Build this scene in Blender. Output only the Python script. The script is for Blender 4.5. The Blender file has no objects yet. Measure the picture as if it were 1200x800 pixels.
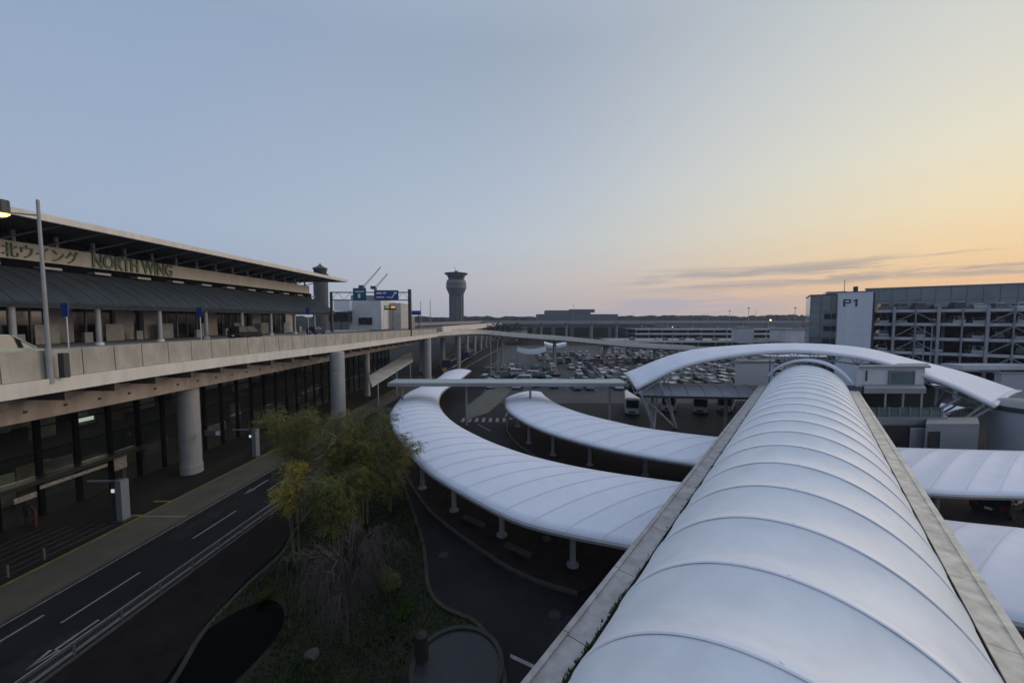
import bpy, bmesh, math, random
from math import sin, cos, tan, pi, radians, sqrt, atan2
from mathutils import Vector, Matrix
random.seed(7)
SC = bpy.context.scene
COL = SC.collection

# ------------------------------------------------------------------ camera
FPX = 433.0
PITCH = math.atan(25 / 433)
H = 15.0
cam = bpy.data.cameras.new('camera')
cam.sensor_width = 36
cam.lens = 36 * FPX / 1200
cam.clip_start = 0.1
cam.clip_end = 20000
camo = bpy.data.objects.new('camera', cam)
COL.objects.link(camo)
camo.location = (0, 0, H)
camo.rotation_euler = (pi / 2 - PITCH, 0, 0)
SC.camera = camo

# ------------------------------------------------------------------ colour helpers / world
def lin(c):
    return c / 12.92 if c <= 0.04045 else ((c + 0.055) / 1.055) ** 2.4
def hx(s):
    return tuple(lin(int(s[i:i + 2], 16) / 255) for i in (0, 2, 4)) + (1,)

class NT:
    def __init__(s, t): s.t = t; s.n = t.nodes; s.l = t.links
    def node(s, ty, **kw):
        n = s.n.new(ty)
        for k, v in kw.items(): setattr(n, k, v)
        return n
    def link(s, a, b): s.l.new(a, b)
    def put(s, v, sock):
        if isinstance(v, bpy.types.NodeSocket): s.link(v, sock)
        else: sock.default_value = v
    def m(s, op, a, b=0.0, c=0.0, clamp=False):
        n = s.node('ShaderNodeMath', operation=op); n.use_clamp = clamp
        s.put(a, n.inputs[0]); s.put(b, n.inputs[1]); s.put(c, n.inputs[2])
        return n.outputs[0]
    def ramp(s, f, stops, interp='LINEAR'):
        n = s.node('ShaderNodeValToRGB'); r = n.color_ramp; r.interpolation = interp
        while len(r.elements) < len(stops): r.elements.new(0.5)
        for e, (p, c) in zip(r.elements, stops):
            e.position = p; e.color = c
        s.put(f, n.inputs[0]); return n.outputs[0]
    def mix(s, f, a, b, mode='MIX'):
        n = s.node('ShaderNodeMix', data_type='RGBA', blend_type=mode)
        s.put(f, n.inputs[0]); s.put(a, n.inputs[6]); s.put(b, n.inputs[7])
        return n.outputs[2]
    def noise(s, vec, scale, detail=3, rough=.5, dist=0.0):
        n = s.node('ShaderNodeTexNoise')
        n.inputs['Scale'].default_value = scale; n.inputs['Detail'].default_value = detail
        n.inputs['Roughness'].default_value = rough; n.inputs['Distortion'].default_value = dist
        if vec is not None: s.link(vec, n.inputs['Vector'])
        return n.outputs[0]

SUN_AZ = radians(70)      # clockwise from +Y (view direction)
SUN_EL = radians(2.0)
W = bpy.data.worlds.new('World'); SC.world = W; W.use_nodes = True
w = NT(W.node_tree)
for n in list(w.n): w.n.remove(n)
out = w.node('ShaderNodeOutputWorld'); bg = w.node('ShaderNodeBackground')
w.link(bg.outputs[0], out.inputs[0])
tc = w.node('ShaderNodeTexCoord')
sp = w.node('ShaderNodeSeparateXYZ'); w.link(tc.outputs['Generated'], sp.inputs[0])
X, Y, Z = sp.outputs
hor = w.m('SQRT', w.m('ADD', w.m('MULTIPLY', X, X), w.m('MULTIPLY', Y, Y)))
hdot = w.m('DIVIDE', w.m('ADD', w.m('MULTIPLY', X, sin(SUN_AZ)), w.m('MULTIPLY', Y, cos(SUN_AZ))), w.m('MAXIMUM', hor, 0.05))
zc = w.m('MAXIMUM', Z, 0.0)
cool = w.ramp(zc, [(0, hx('A8AAB6')), (.035, hx('B2B0B8')), (.1, hx('BDBCC1')), (.2, hx('B9C3CE')), (.35, hx('AEBBCD')), (.58, hx('9BA9BD')), (1, hx('C2CEE6'))])
left = w.ramp(zc, [(0, hx('9BA5B8')), (.06, hx('9FAEC4')), (.2, hx('A2B3CB')), (.55, hx('91A5C1')), (1, hx('BECBE5'))])
warm = w.ramp(zc, [(0, hx('C2AEA4')), (.03, hx('E3BC96')), (.075, hx('F6C893')), (.12, hx('F8D7A2')), (.2, hx('F3E1BA')), (.3, hx('E9E3CC')), (.42, hx('DBDACF')), (.55, hx('CBD0CE')), (.66, hx('C0C8CC')), (1, hx('C6CFE0'))])
f1 = w.m('SMOOTH_MIN', 1.0, w.m('MAXIMUM', w.m('DIVIDE', w.m('ADD', hdot, 0.42), 0.75), 0.0), 0.1)
f2 = w.m('POWER', w.m('MAXIMUM', w.m('DIVIDE', w.m('SUBTRACT', hdot, 0.24), 0.70), 0.0, clamp=True), 1.8)
col = w.mix(f1, left, cool)
col = w.mix(w.m('MULTIPLY', w.m('MINIMUM', f2, 1.0), .94), col, warm)
back = w.m('MAXIMUM', w.m('MULTIPLY', w.m('SUBTRACT', -0.45, hdot), 0.5), 0.0)      # east side of the dusk sky is dimmer
col = w.mix(back, col, w.mix(w.m('MULTIPLY', zc, 1.6, clamp=True), hx('8B93AC'), hx('56678E')))
# a touch of the physical sky
sky = w.node('ShaderNodeTexSky', sky_type='NISHITA'); sky.sun_disc = False
sky.sun_elevation = SUN_EL; sky.sun_rotation = SUN_AZ; sky.altitude = 40; sky.dust_density = 2.0
skc = w.mix(1.0, sky.outputs[0], (0.12, 0.12, 0.12, 1), 'MULTIPLY')
col = w.mix(0.06, col, skc)
# low streaky cloud bank
def clouds(sx, sz, sc, thr, gain, z0, z1, soft, seed):
    cv = w.node('ShaderNodeCombineXYZ')
    w.put(w.m('MULTIPLY', X, sx), cv.inputs[0]); w.put(w.m('ADD', w.m('MULTIPLY', Y, sx), seed), cv.inputs[1]); w.put(w.m('MULTIPLY', Z, sz), cv.inputs[2])
    cn = w.noise(cv.outputs[0], sc, 7, .62, .35)
    b_ = w.m('MULTIPLY', w.m('MULTIPLY', w.m('SUBTRACT', Z, z0), soft, clamp=True), w.m('MULTIPLY', w.m('SUBTRACT', z1, Z), soft, clamp=True))
    return w.m('MULTIPLY', w.m('MULTIPLY', w.m('SUBTRACT', cn, thr), gain, clamp=True), b_)
side = w.m('MULTIPLY', w.m('SUBTRACT', hdot, 0.55), 3.0, clamp=True)
c1_ = clouds(1.0, 13.0, 3.2, .455, 9.0, .062, .128, 55.0, 3.1)
c2_ = clouds(1.0, 10.0, 2.6, .37, 7.0, .000, .072, 45.0, 7.7)
s1_ = w.m('MULTIPLY', w.m('SUBTRACT', hdot, 0.46), 5.0, clamp=True)
s2_ = w.m('MULTIPLY', w.m('MULTIPLY', w.m('SUBTRACT', hdot, 0.36), 4.0, clamp=True), w.m('MULTIPLY', w.m('SUBTRACT', 0.93, hdot), 5.0, clamp=True))
col = w.mix(w.m('MULTIPLY', w.m('MULTIPLY', c2_, s2_), .85), col, hx('AEAAB3'))
col = w.mix(w.m('MULTIPLY', w.m('MULTIPLY', c1_, s1_), .85), col, w.mix(side, hx('A9A6AE'), hx('ABA096')))
w.link(col, bg.inputs[0]); bg.inputs[1].default_value = 1.0

sl = bpy.data.lights.new('sun', 'SUN'); sl.energy = 1.0; sl.angle = radians(35); sl.color = (1, .80, .66)
so = bpy.data.objects.new('sun', sl); COL.objects.link(so)
LE_ = radians(13)      # centre of the afterglow
sd = Vector((sin(SUN_AZ) * cos(LE_), cos(SUN_AZ) * cos(LE_), sin(LE_)))
so.rotation_euler = (-sd).to_track_quat('-Z', 'Y').to_euler()

SC.view_settings.view_transform = 'Standard'
SC.view_settings.look = 'None'
SC.view_settings.exposure = 0.08
SC.view_settings.gamma = 1.0
SC.render.engine = 'CYCLES'
SC.cycles.use_denoising = True
SC.cycles.volume_bounces = 1
SC.cycles.volume_max_steps = 64
SC.cycles.max_bounces = 6
SC.cycles.transparent_max_bounces = 12

# ------------------------------------------------------------------ materials
MATS = {}
def mat(name, c, rough=.7, metal=0.0, var=.15, vscale=1.0, bump=0.0, bscale=20, c2=None, stretch=(1, 1, 1), spec=.5, streak=None, alpha=None):
    if name in MATS: return MATS[name]
    m = bpy.data.materials.new(name); m.use_nodes = True; MATS[name] = m
    t = NT(m.node_tree); b = t.n['Principled BSDF']
    b.inputs['Roughness'].default_value = rough; b.inputs['Metallic'].default_value = metal
    b.inputs['Specular IOR Level'].default_value = spec
    c = c if len(c) == 4 else tuple(c) + (1,)
    tcn = t.node('ShaderNodeTexCoord'); mp = t.node('ShaderNodeMapping')
    mp.inputs['Scale'].default_value = stretch
    t.link(tcn.outputs['Object'], mp.inputs[0])
    base = c
    if var or c2:
        nz = t.noise(mp.outputs[0], vscale, 5, .6)
        f = t.m('MULTIPLY', t.m('SUBTRACT', nz, .3), 2.5, clamp=True)
        d = c2 or tuple(x * (1 - var) for x in c[:3]) + (1,)
        u = c if c2 else tuple(min(1, x * (1 + var)) for x in c[:3]) + (1,)
        base = t.mix(f, d if len(d) == 4 else tuple(d) + (1,), u)
    if streak:
        mp2 = t.node('ShaderNodeMapping'); mp2.inputs['Scale'].default_value = streak[1]
        t.link(tcn.outputs['Object'], mp2.inputs[0])
        n2 = t.noise(mp2.outputs[0], 1.0, 4, .6)
        f = t.m('MULTIPLY', t.m('MULTIPLY', t.m('SUBTRACT', n2, .42), 4, clamp=True), streak[2])
        base = t.mix(f, base, tuple(streak[0]) + (1,))
    t.put(base, b.inputs['Base Color'])
    if bump:
        bn = t.node('ShaderNodeBump'); bn.inputs['Strength'].default_value = bump; bn.inputs['Distance'].default_value = .02
        t.link(t.noise(mp.outputs[0], bscale, 4), bn.inputs['Height']); t.link(bn.outputs[0], b.inputs['Normal'])
    return m

def emis(name, c, s):
    m = bpy.data.materials.new(name); m.use_nodes = True; MATS[name] = m
    b = m.node_tree.nodes['Principled BSDF']; b.inputs['Base Color'].default_value = (.1, .1, .1, 1)
    b.inputs['Emission Color'].default_value = tuple(c) + (1,); b.inputs['Emission Strength'].default_value = s
    return m

def glass(name, tint, through=.5, rough=.05):
    m = bpy.data.materials.new(name); m.use_nodes = True; MATS[name] = m
    t = NT(m.node_tree); b = t.n['Principled BSDF']
    b.inputs['Base Color'].default_value = tuple(tint) + (1,); b.inputs['Roughness'].default_value = rough
    tr = t.node('ShaderNodeBsdfTransparent'); tr.inputs[0].default_value = (.75, .82, .8, 1)
    mx = t.node('ShaderNodeMixShader'); mx.inputs[0].default_value = through
    t.link(b.outputs[0], mx.inputs[1]); t.link(tr.outputs[0], mx.inputs[2])
    t.link(mx.outputs[0], t.n['Material Output'].inputs[0])
    return m

asphalt = mat('asphalt', (.0135, .0137, .0158), .75, var=.45, vscale=.35, bump=.3, bscale=60, streak=((.018, .018, .021), (.5, .03, 1), .5), spec=.15)
asphalt_old = mat('asphalt_worn', (.05, .05, .054), .8, var=.3, vscale=.2, bump=.3, bscale=40)
lot_m = mat('car_park_asphalt', (.042, .042, .048), .75, var=.35, vscale=.12, c2=(.02, .02, .025))
brick = mat('brown_brick_paving', (.026, .019, .018), .9, var=.4, vscale=1.2, bump=.3, bscale=30, spec=.15)
brick2 = mat('reddish_paving', (.0125, .0098, .0098), .9, var=.35, vscale=.8, bump=.2, bscale=30, spec=.12)
beige_pave = mat('beige_paving', (.085, .078, .058), .85, var=.25, vscale=.6, bump=.2, streak=((.06, .055, .045), (.3, .1, 1), .6))
dark_pave = mat('dark_paving', (.018, .018, .017), .6, var=.3, vscale=.8, spec=.2)
kerb_m = mat('kerb_stone', (.050, .048, .044), .85, var=.3, vscale=1.5)
white_mark = mat('road_paint', (.20, .20, .21), .7, var=.35, vscale=2.5)
yellow_mark = mat('yellow_paint', (.22, .15, .04), .7, var=.3, vscale=3)
concrete = mat('deck_concrete', (.37, .35, .31), .85, var=.16, vscale=.5, bump=.2, bscale=8, streak=((.20, .19, .17), (1.6, 1.6, .45), .45))
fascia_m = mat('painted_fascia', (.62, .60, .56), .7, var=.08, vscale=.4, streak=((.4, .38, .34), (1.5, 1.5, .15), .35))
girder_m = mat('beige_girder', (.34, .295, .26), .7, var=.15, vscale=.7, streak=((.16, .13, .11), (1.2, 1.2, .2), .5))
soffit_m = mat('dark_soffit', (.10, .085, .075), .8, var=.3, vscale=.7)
column_m = mat('grey_column_paint', (.30, .31, .33), .6, var=.1, vscale=1, streak=((.18, .18, .18), (1.2, 1.2, .12), .5))
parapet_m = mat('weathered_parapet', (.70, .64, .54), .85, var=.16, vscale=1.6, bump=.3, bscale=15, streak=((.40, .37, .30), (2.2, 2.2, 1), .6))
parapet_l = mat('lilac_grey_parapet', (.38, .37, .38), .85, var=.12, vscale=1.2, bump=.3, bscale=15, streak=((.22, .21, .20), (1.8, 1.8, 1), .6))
white_steel = mat('white_steel', (.55, .56, .58), .5, var=.06)
grey_steel = mat('grey_steel', (.26, .27, .29), .5, metal=.2, var=.1)
dark_steel = mat('dark_steel', (.035, .036, .04), .5, var=.15)
black_steel = mat('black_mullion', (.004, .004, .005), .8, var=.1, spec=.05)
galv = mat('galvanised_steel', (.17, .175, .18), .45, metal=.5, var=.15, vscale=4)
membrane = mat('white_membrane', (.80, .83, .865), .55, var=.02, vscale=.5, spec=.2, bump=.12, bscale=1.6, streak=((.60, .62, .66), (.9, .9, .5), .35))
membrane2 = mat('canopy_membrane', (.70, .745, .85), .6, var=.02, vscale=.4, spec=.15, streak=((.50, .54, .62), (.9, .9, .5), .16), bump=.08, bscale=1.4)
seam_m = mat('membrane_seam', (.86, .87, .91), .5, var=.03, spec=.2)
seam_d = mat('canopy_seam', (.56, .60, .68), .6, var=.05)
slate_roof = mat('slate_blue_roof', (.040, .053, .068), .65, metal=.1, var=.15, vscale=.4, spec=.2, streak=((.075, .09, .105), (.2, 3, .3), .5))
roof_under = mat('roof_soffit', (.035, .037, .042), .7, var=.15)
band_m = mat('sign_band_beige', (.47, .45, .40), .75, var=.08, vscale=.4, streak=((.28, .26, .22), (1, 1, .2), .35))
sign_green = mat('sign_letters_green', (.060, .10, .050), .5, var=.2)
wall_beige = mat('beige_wall', (.40, .39, .38), .75, var=.15, vscale=.6)
wall_grey = mat('grey_wall', (.22, .23, .245), .75, var=.1, vscale=.3)
wall_white = mat('white_wall', (.56, .57, .60), .7, var=.08, vscale=.3, streak=((.33, .33, .36), (.5, .5, .1), .4))
panel_grey = mat('grey_panel', (.40, .41, .46), .55, var=.06)
lilac_panel = mat('tower_panel', (.62, .65, .72), .6, var=.05, streak=((.52, .54, .61), (3, 3, .05), .4))
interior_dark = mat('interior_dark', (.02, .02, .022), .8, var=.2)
interior_warm = mat('interior_warm', (.42, .27, .19), .8, var=.4, vscale=.5)
interior_pale = mat('interior_pale', (.62, .60, .55), .8, var=.3, vscale=.8)
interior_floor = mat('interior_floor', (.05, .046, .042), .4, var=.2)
green_glass = mat('blue_green_glazing', (.12, .155, .175), .12, var=.25, vscale=.3, spec=.8)
dark_glass = mat('dark_glazing', (.015, .018, .022), .1, var=.2, spec=.7)
clear_glass = glass('shop_glass', (.02, .024, .027), .6, .03)
balu_glass = glass('balustrade_glass', (.10, .15, .14), .55)
bridge_roof_m = mat('footbridge_roof', (.30, .345, .35), .45, var=.08, vscale=.3, streak=((.27, .33, .34), (.25, 1, 1), .4))
blue_sign = mat('blue_sign_face', (.012, .05, .22), .4, var=.08)
teal_sign = mat('teal_sign_face', (.008, .09, .17), .4, var=.08)
sign_white = mat('sign_white', (.7, .7, .7), .5, var=0.02)
soil = mat('dark_soil', (.011, .014, .006), .95, var=.4, vscale=1, bump=.4, bscale=8)
grass_m = mat('grass_blades', (.055, .090, .014), .85, var=.4, vscale=.5, c2=(.012, .018, .005), spec=.1)
hedge_m = mat('low_cover_leaves', (.010, .018, .005), .85, var=.4, vscale=2, spec=.1)
water_m = mat('dark_water', (.0008, .001, .001), .3, var=0.0, bump=.05, bscale=3, spec=.02)
pool_m = mat('pool_basin', (.012, .015, .020), .45, var=.4, vscale=4, spec=.4)
stone_m = mat('stone', (.06, .056, .058), .9, var=.3, vscale=3)
dark_stone = mat('dark_stone', (.012, .012, .012), .7, var=.3)
bark_m = mat('bark', (.045, .036, .034), .9, var=.3, vscale=6)
twig_m = mat('purple_brown_twigs', (.070, .056, .055), .9, var=.3, vscale=3)
culm_m = mat('bamboo_culm', (.12, .13, .06), .6, var=.3, vscale=3)
leafs = [mat('bamboo_leaf_olive', (.150, .130, .032), .7, var=.4, vscale=.9, spec=.15),
         mat('bamboo_leaf_dark', (.085, .095, .022), .7, var=.4, vscale=.9, spec=.15),
         mat('bamboo_leaf_yellow', (.27, .215, .03), .7, var=.35, vscale=1.2, spec=.15)]
moss_m = mat('gutter_moss', (.035, .075, .016), .95, var=.4, vscale=6)
wood_far = mat('far_foliage', (.05, .06, .055), .95, var=.3, vscale=.05, c2=(.035, .042, .040), spec=0)
bldg_far = mat('far_building', (.15, .155, .17), .8, var=.1, vscale=.05)
tyre = mat('tyre', (.01, .01, .01), .8, var=0)
car_glass = mat('car_glass', (.012, .014, .018), .08, var=0, spec=.7)
red_lens = mat('red_lens', (.30, .012, .018), .3, var=0)
lamp_lens = mat('lamp_lens', (.6, .6, .58), .2, var=0)
orange_m = mat('orange_cone', (.55, .10, .02), .6, var=.1)
skin_m = mat('skin', (.30, .19, .14), .6, var=.05)
cloth_dark = mat('dark_cloth', (.015, .015, .02), .9, var=.2)
cloth_red = mat('dark_red_cloth', (.09, .02, .02), .9, var=.2)
PAINT = {'white': mat('paint_white', (.48, .49, .51), .3, var=.02), 'silver': mat('paint_silver', (.34, .35, .37), .3, metal=.4, var=.02),
         'grey': mat('paint_grey', (.12, .125, .135), .3, metal=.3, var=.02), 'black': mat('paint_black', (.014, .014, .018), .15, var=0, spec=.8),
         'dark blue': mat('paint_blue', (.02, .035, .09), .25, var=0), 'red': mat('paint_red', (.16, .03, .03), .3, var=0),
         'teal': mat('paint_teal', (.03, .20, .19), .3, var=0), 'pale green': mat('paint_pale_green', (.36, .42, .36), .35, var=.05)}
lit_orange = emis('lit_sodium', (1, .45, .08), 9)
lit_white = emis('lit_white', (1, .93, .8), 5)
lit_dim = emis('lit_ceiling', (1, .85, .62), 1.6)
lit_screen = emis('lit_screen', (.8, .85, 1), .35)

# ------------------------------------------------------------------ geometry helpers
def G(px, py, z=0.0):
    """point at height z seen at photograph pixel (px, py); used to read positions off the photograph"""
    a = (px - 600) / FPX; b = (400 - py) / FPX
    d = (a, cos(PITCH) + b * sin(PITCH), -sin(PITCH) + b * cos(PITCH))
    t = (z - H) / d[2]
    return Vector((d[0] * t, d[1] * t, z))
def D(px, py, y):
    a = (px - 600) / FPX; b = (400 - py) / FPX
    d = (a, cos(PITCH) + b * sin(PITCH), -sin(PITCH) + b * cos(PITCH))
    t = y / d[1]
    return Vector((d[0] * t, y, H + d[2] * t))

TT = tan(radians(3.3))
def L(a, y, z): return Vector((-a + y * TT, y, z))      # terminal frame: a metres left of the camera line
LE = tan(radians(39.0))

class MB:
    def __init__(s): s.v = []; s.f = []
    def add(s, vs, fs):
        k = len(s.v); s.v += [tuple(v) for v in vs]; s.f += [tuple(i + k for i in f) for f in fs]
    def box(s, x0, x1, y0, y1, z0, z1, fn=None):
        c = [(x0, y0, z0), (x1, y0, z0), (x1, y1, z0), (x0, y1, z0), (x0, y0, z1), (x1, y0, z1), (x1, y1, z1), (x0, y1, z1)]
        if fn: c = [fn(*p) for p in c]
        fs = [(0, 3, 2, 1), (4, 5, 6, 7), (0, 1, 5, 4), (1, 2, 6, 5), (2, 3, 7, 6), (3, 0, 4, 7)]
        s.add(c, fs)
    def lbox(s, a0, a1, y0, y1, z0, z1): s.box(-a1, -a0, y0, y1, z0, z1, lambda x, y, z: L(-x, y, z))
    def tube(s, pts, r, n=6, cap=True):
        pts = [Vector(p) for p in pts]
        rr = r if isinstance(r, (list, tuple)) else [r] * len(pts)
        rings = []; vs = []
        for i, p in enumerate(pts):
            d = (pts[min(i + 1, len(pts) - 1)] - pts[max(i - 1, 0)])
            if d.length < 1e-6: d = Vector((0, 0, 1))
            d.normalize()
            up = Vector((0, 0, 1)) if abs(d.z) < .95 else Vector((1, 0, 0))
            a = d.cross(up).normalized(); b = a.cross(d)
            for k in range(n):
                t = 2 * pi * (k + .5) / n
                vs.append(p + (a * cos(t) + b * sin(t)) * rr[i])
        fs = []
        for i in range(len(pts) - 1):
            for k in range(n):
                k2 = (k + 1) % n
                fs.append((i * n + k, i * n + k2, (i + 1) * n + k2, (i + 1) * n + k))
        if cap: fs.append(tuple(range(n))[::-1]); fs.append(tuple((len(pts) - 1) * n + k for k in range(n)))
        s.add(vs, fs)
    def cyl(s, c, r, z0, z1, n=20, r1=None):
        r1 = r if r1 is None else r1
        vs = [(c[0] + r * cos(2 * pi * k / n), c[1] + r * sin(2 * pi * k / n), z0) for k in range(n)]
        vs += [(c[0] + r1 * cos(2 * pi * k / n), c[1] + r1 * sin(2 * pi * k / n), z1) for k in range(n)]
        fs = [(k, (k + 1) % n, n + (k + 1) % n, n + k) for k in range(n)] + [tuple(range(n))[::-1], tuple(range(n, 2 * n))]
        s.add(vs, fs)
    def lathe(s, c, prof, n=16):
        vs = []; fs = []
        for r, z in prof:
            vs += [(c[0] + r * cos(2 * pi * k / n), c[1] + r * sin(2 * pi * k / n), z) for k in range(n)]
        for i in range(len(prof) - 1):
            for k in range(n):
                k2 = (k + 1) % n
                fs.append((i * n + k, i * n + k2, (i + 1) * n + k2, (i + 1) * n + k))
        fs.append(tuple(range(n))[::-1]); fs.append(tuple((len(prof) - 1) * n + k for k in range(n)))
        s.add(vs, fs)
    def grid(s, fn, nu, nv):
        vs = [fn(i / nu, j / nv) for i in range(nu + 1) for j in range(nv + 1)]
        fs = [(i * (nv + 1) + j, (i + 1) * (nv + 1) + j, (i + 1) * (nv + 1) + j + 1, i * (nv + 1) + j + 1) for i in range(nu) for j in range(nv)]
        s.add(vs, fs)
    def prism(s, poly, z0, z1):
        n = len(poly)
        vs = [(p[0], p[1], z0) for p in poly] + [(p[0], p[1], z1) for p in poly]
        ar = sum(poly[i][0] * poly[(i + 1) % n][1] - poly[(i + 1) % n][0] * poly[i][1] for i in range(n))
        o = list(range(n)) if ar > 0 else list(range(n))[::-1]
        fs = [tuple(n + i for i in o), tuple(o[::-1])]
        for i in range(n):
            a, b = o[i], o[(i + 1) % n]
            fs.append((a, b, n + b, n + a))
        s.add(vs, fs)
    def build(s, name, m, parent=None, smooth=False, loc=None, label=None, cat=None, group=None, kind=None, z0=None):
        org = Vector(ORG.get(parent.name, (0, 0, 0))) if parent else Vector((0, 0, 0))
        if loc is None and parent is None and s.v and kind != 'structure':
            xs = [v[0] for v in s.v]; ys = [v[1] for v in s.v]; zs = [v[2] for v in s.v]
            loc = ((min(xs) + max(xs)) / 2, (min(ys) + max(ys)) / 2, min(zs))
        lo = Vector(loc) if loc is not None else org
        me = bpy.data.meshes.new(name)
        me.from_pydata([tuple(Vector(v) - lo) for v in s.v], [], s.f)
        me.materials.append(m); me.update()
        if smooth:
            me.shade_smooth()
            try: me.set_sharp_from_angle(angle=radians(40))
            except Exception: pass
        o = bpy.data.objects.new(name, me); COL.objects.link(o)
        if parent: o.parent = parent
        o.location = lo - org if parent else lo
        ORG[o.name] = tuple(lo)
        if label: o['label'] = label
        if cat: o['category'] = cat
        if group: o['group'] = group
        if kind: o['kind'] = kind
        return o
def pieces(mb, name, m, parent):
    par = list(range(len(mb.v)))
    def fd(a):
        while par[a] != a: par[a] = par[par[a]]; a = par[a]
        return a
    for f in mb.f:
        for i in f[1:]: par[fd(i)] = fd(f[0])
    gs = {}
    for f in mb.f: gs.setdefault(fd(f[0]), []).append(f)
    for fs in gs.values():
        idx = sorted({i for f in fs for i in f}); mp = {a: b for b, a in enumerate(idx)}
        r = MB(); r.v = [mb.v[i] for i in idx]; r.f = [tuple(mp[i] for i in f) for f in fs]; r.build(name, m, parent)
ORG = {}
def thing(name, label, cat, loc=(0, 0, 0), group=None, rz=0.0):
    o = bpy.data.objects.new(name, None); COL.objects.link(o); o.location = loc; o.rotation_euler = (0, 0, rz)
    o['label'] = label; o['category'] = cat
    if group: o['group'] = group
    ORG[o.name] = tuple(loc); return o
def struct(name, mb, m): return mb.build(name, m, kind='structure')
def box_part(name, m, parent, *b, fn=None):
    q = MB(); q.box(*b, fn=fn); return q.build(name, m, parent)
def lpart(name, m, parent, *b):
    q = MB(); q.lbox(*b); return q.build(name, m, parent)
def text_mesh(name, txt, size, m, parent, origin, rot, squeeze=1.0, extrude=.03, bold=.012):
    cu = bpy.data.curves.new(name, 'FONT'); cu.body = txt; cu.size = size; cu.extrude = extrude; cu.offset = size * bold
    o = bpy.data.objects.new(name, cu); COL.objects.link(o)
    dg = bpy.context.evaluated_depsgraph_get(); dg.update()
    me = bpy.data.meshes.new_from_object(o.evaluated_get(dg))
    bpy.data.objects.remove(o); bpy.data.curves.remove(cu)
    me.name = name; me.materials.clear(); me.materials.append(m)
    xs = [v.co.x for v in me.vertices]; ys = [v.co.y for v in me.vertices]
    ob = bpy.data.objects.new(name, me); COL.objects.link(ob)
    k = squeeze / (max(xs) - min(xs)) if squeeze else 1
    for v in me.vertices:
        v.co.x = (v.co.x - min(xs)) * k; v.co.y -= min(ys)
    org = Vector(ORG[parent.name]) if parent else Vector((0, 0, 0))
    if parent: ob.parent = parent
    ob.location = Vector(origin) - org; ob.rotation_euler = rot
    return ob
ORD = ['first', 'second', 'third', 'fourth', 'fifth', 'sixth', 'seventh', 'eighth', 'ninth', 'tenth', 'eleventh', 'twelfth', 'thirteenth', 'fourteenth',
       'fifteenth', 'sixteenth', 'seventeenth', 'eighteenth', 'nineteenth', 'twentieth', 'twenty-first', 'twenty-second', 'twenty-third', 'twenty-fourth', 'twenty-fifth', 'twenty-sixth', 'twenty-seventh', 'twenty-eighth', 'twenty-ninth', 'thirtieth']

# ------------------------------------------------------------------ ground and roads
q = MB(); q.box(-1190, 1550, -300, 750, -.5, 0); struct('ground', q, asphalt)
q = MB(); q.add([L(26.3, -20, .012), L(20.4, -20, .012), L(20.4, 96, .012), L(26.3, 96, .012)], [(0, 1, 2, 3)]); struct('road', q, asphalt)
q = MB(); q.box(-6, 160, 66, 215, -.3, .016); struct('car_park_ground', q, lot_m)
# pavements on the terminal side
q = MB(); q.lbox(26.3, 29.75, -20, 98, 0, .12); struct('pavement', q, beige_pave)
q = MB(); q.lbox(29.75, 37.4, -20, 98, 0, .124); struct('terminal_forecourt', q, dark_pave)
q = MB(); q.lbox(26.12, 26.3, -20, 98, 0, .125); struct('kerb', q, kerb_m)
q = MB()
q.lbox(29.65, 29.85, -20, 98, .124, .13)
for y in (27.3, 29.5): q.lbox(29.85, 31.2, y, y + .22, .128, .132)
struct('yellow_line', q, yellow_mark)
# lane marks of the arrivals road
q = MB()
for k_ in range(-1, 11):
    q.lbox(23.33, 23.45, 17.5 + 7.1 * k_, 21.2 + 7.1 * k_, .016, .02)
q.lbox(26.02, 26.1, -20, 96, .016, .02)
q.lbox(20.75, 20.87, -20, 96, .016, .02)
def arrow(a, y, k=1.0):      # a painted arrow pointing towards the camera
    q.lbox(a - .07, a + .07, y, y + 2.0 * k, .016, .02)
    q.add([L(a - .07, y, .02), L(a, y - 1.0 * k, .02), L(a + .07, y, .02)], [(0, 1, 2)])
    q.add([L(a - .26, y + .1, .02), L(a, y - 1.0 * k, .02), L(a + .26, y + .1, .02)], [(0, 1, 2)])
arrow(21.75, 15.9, .9); arrow(24.9, 16.2, .9); arrow(24.9, 32, 1.0); arrow(21.9, 47, 1.2)
q.lbox(26.35, 29.6, 27.2, 27.35, .124, .127)

struct('lane_marking', q, white_mark)
# tactile strips on the forecourt
q = MB()
for k in range(7): q.lbox(30.6 + k * .75, 30.75 + k * .75, 12, 26.6 - k * .15, .126, .130)
struct('paving_strip', q, kerb_m)

# footway between guardrail and island, and the island itself
def smooth_poly0(pts, n):
    P = [2 * pts[0] - pts[1]] + list(pts) + [2 * pts[-1] - pts[-2]]; r = []
    for i in range(1, len(P) - 2):
        for k in range(4):
            t = k / 4
            r.append(.5 * ((2 * P[i]) + (-P[i - 1] + P[i + 1]) * t + (2 * P[i - 1] - 5 * P[i] + 4 * P[i + 1] - P[i + 2]) * t * t + (-P[i - 1] + 3 * P[i] - 3 * P[i + 1] + P[i + 2]) * t ** 3))
    r.append(pts[-1]); return r
isl = [G(170, 845), G(205, 800), G(240, 742), G(290, 688), G(330, 652), G(352, 615), G(400, 560), G(440, 520), G(455, 530), G(470, 560), G(480, 590), G(496, 640),
       G(502, 690), G(520, 715), G(560, 735), G(588, 785), G(592, 845)]
_p = smooth_poly0(isl, 60)
isl = _p
fw = [L(20.25, 0, 0), L(20.25, 51, 0), G(470, 470), G(452, 505), G(455, 522), G(440, 512)] + [G(400, 552), G(352, 607), G(330, 644), G(290, 680), G(240, 734), G(205, 792), G(150, 880)]
q = MB(); q.prism([tuple(p) for p in fw], 0, .115); struct('footway', q, brick2)
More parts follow.
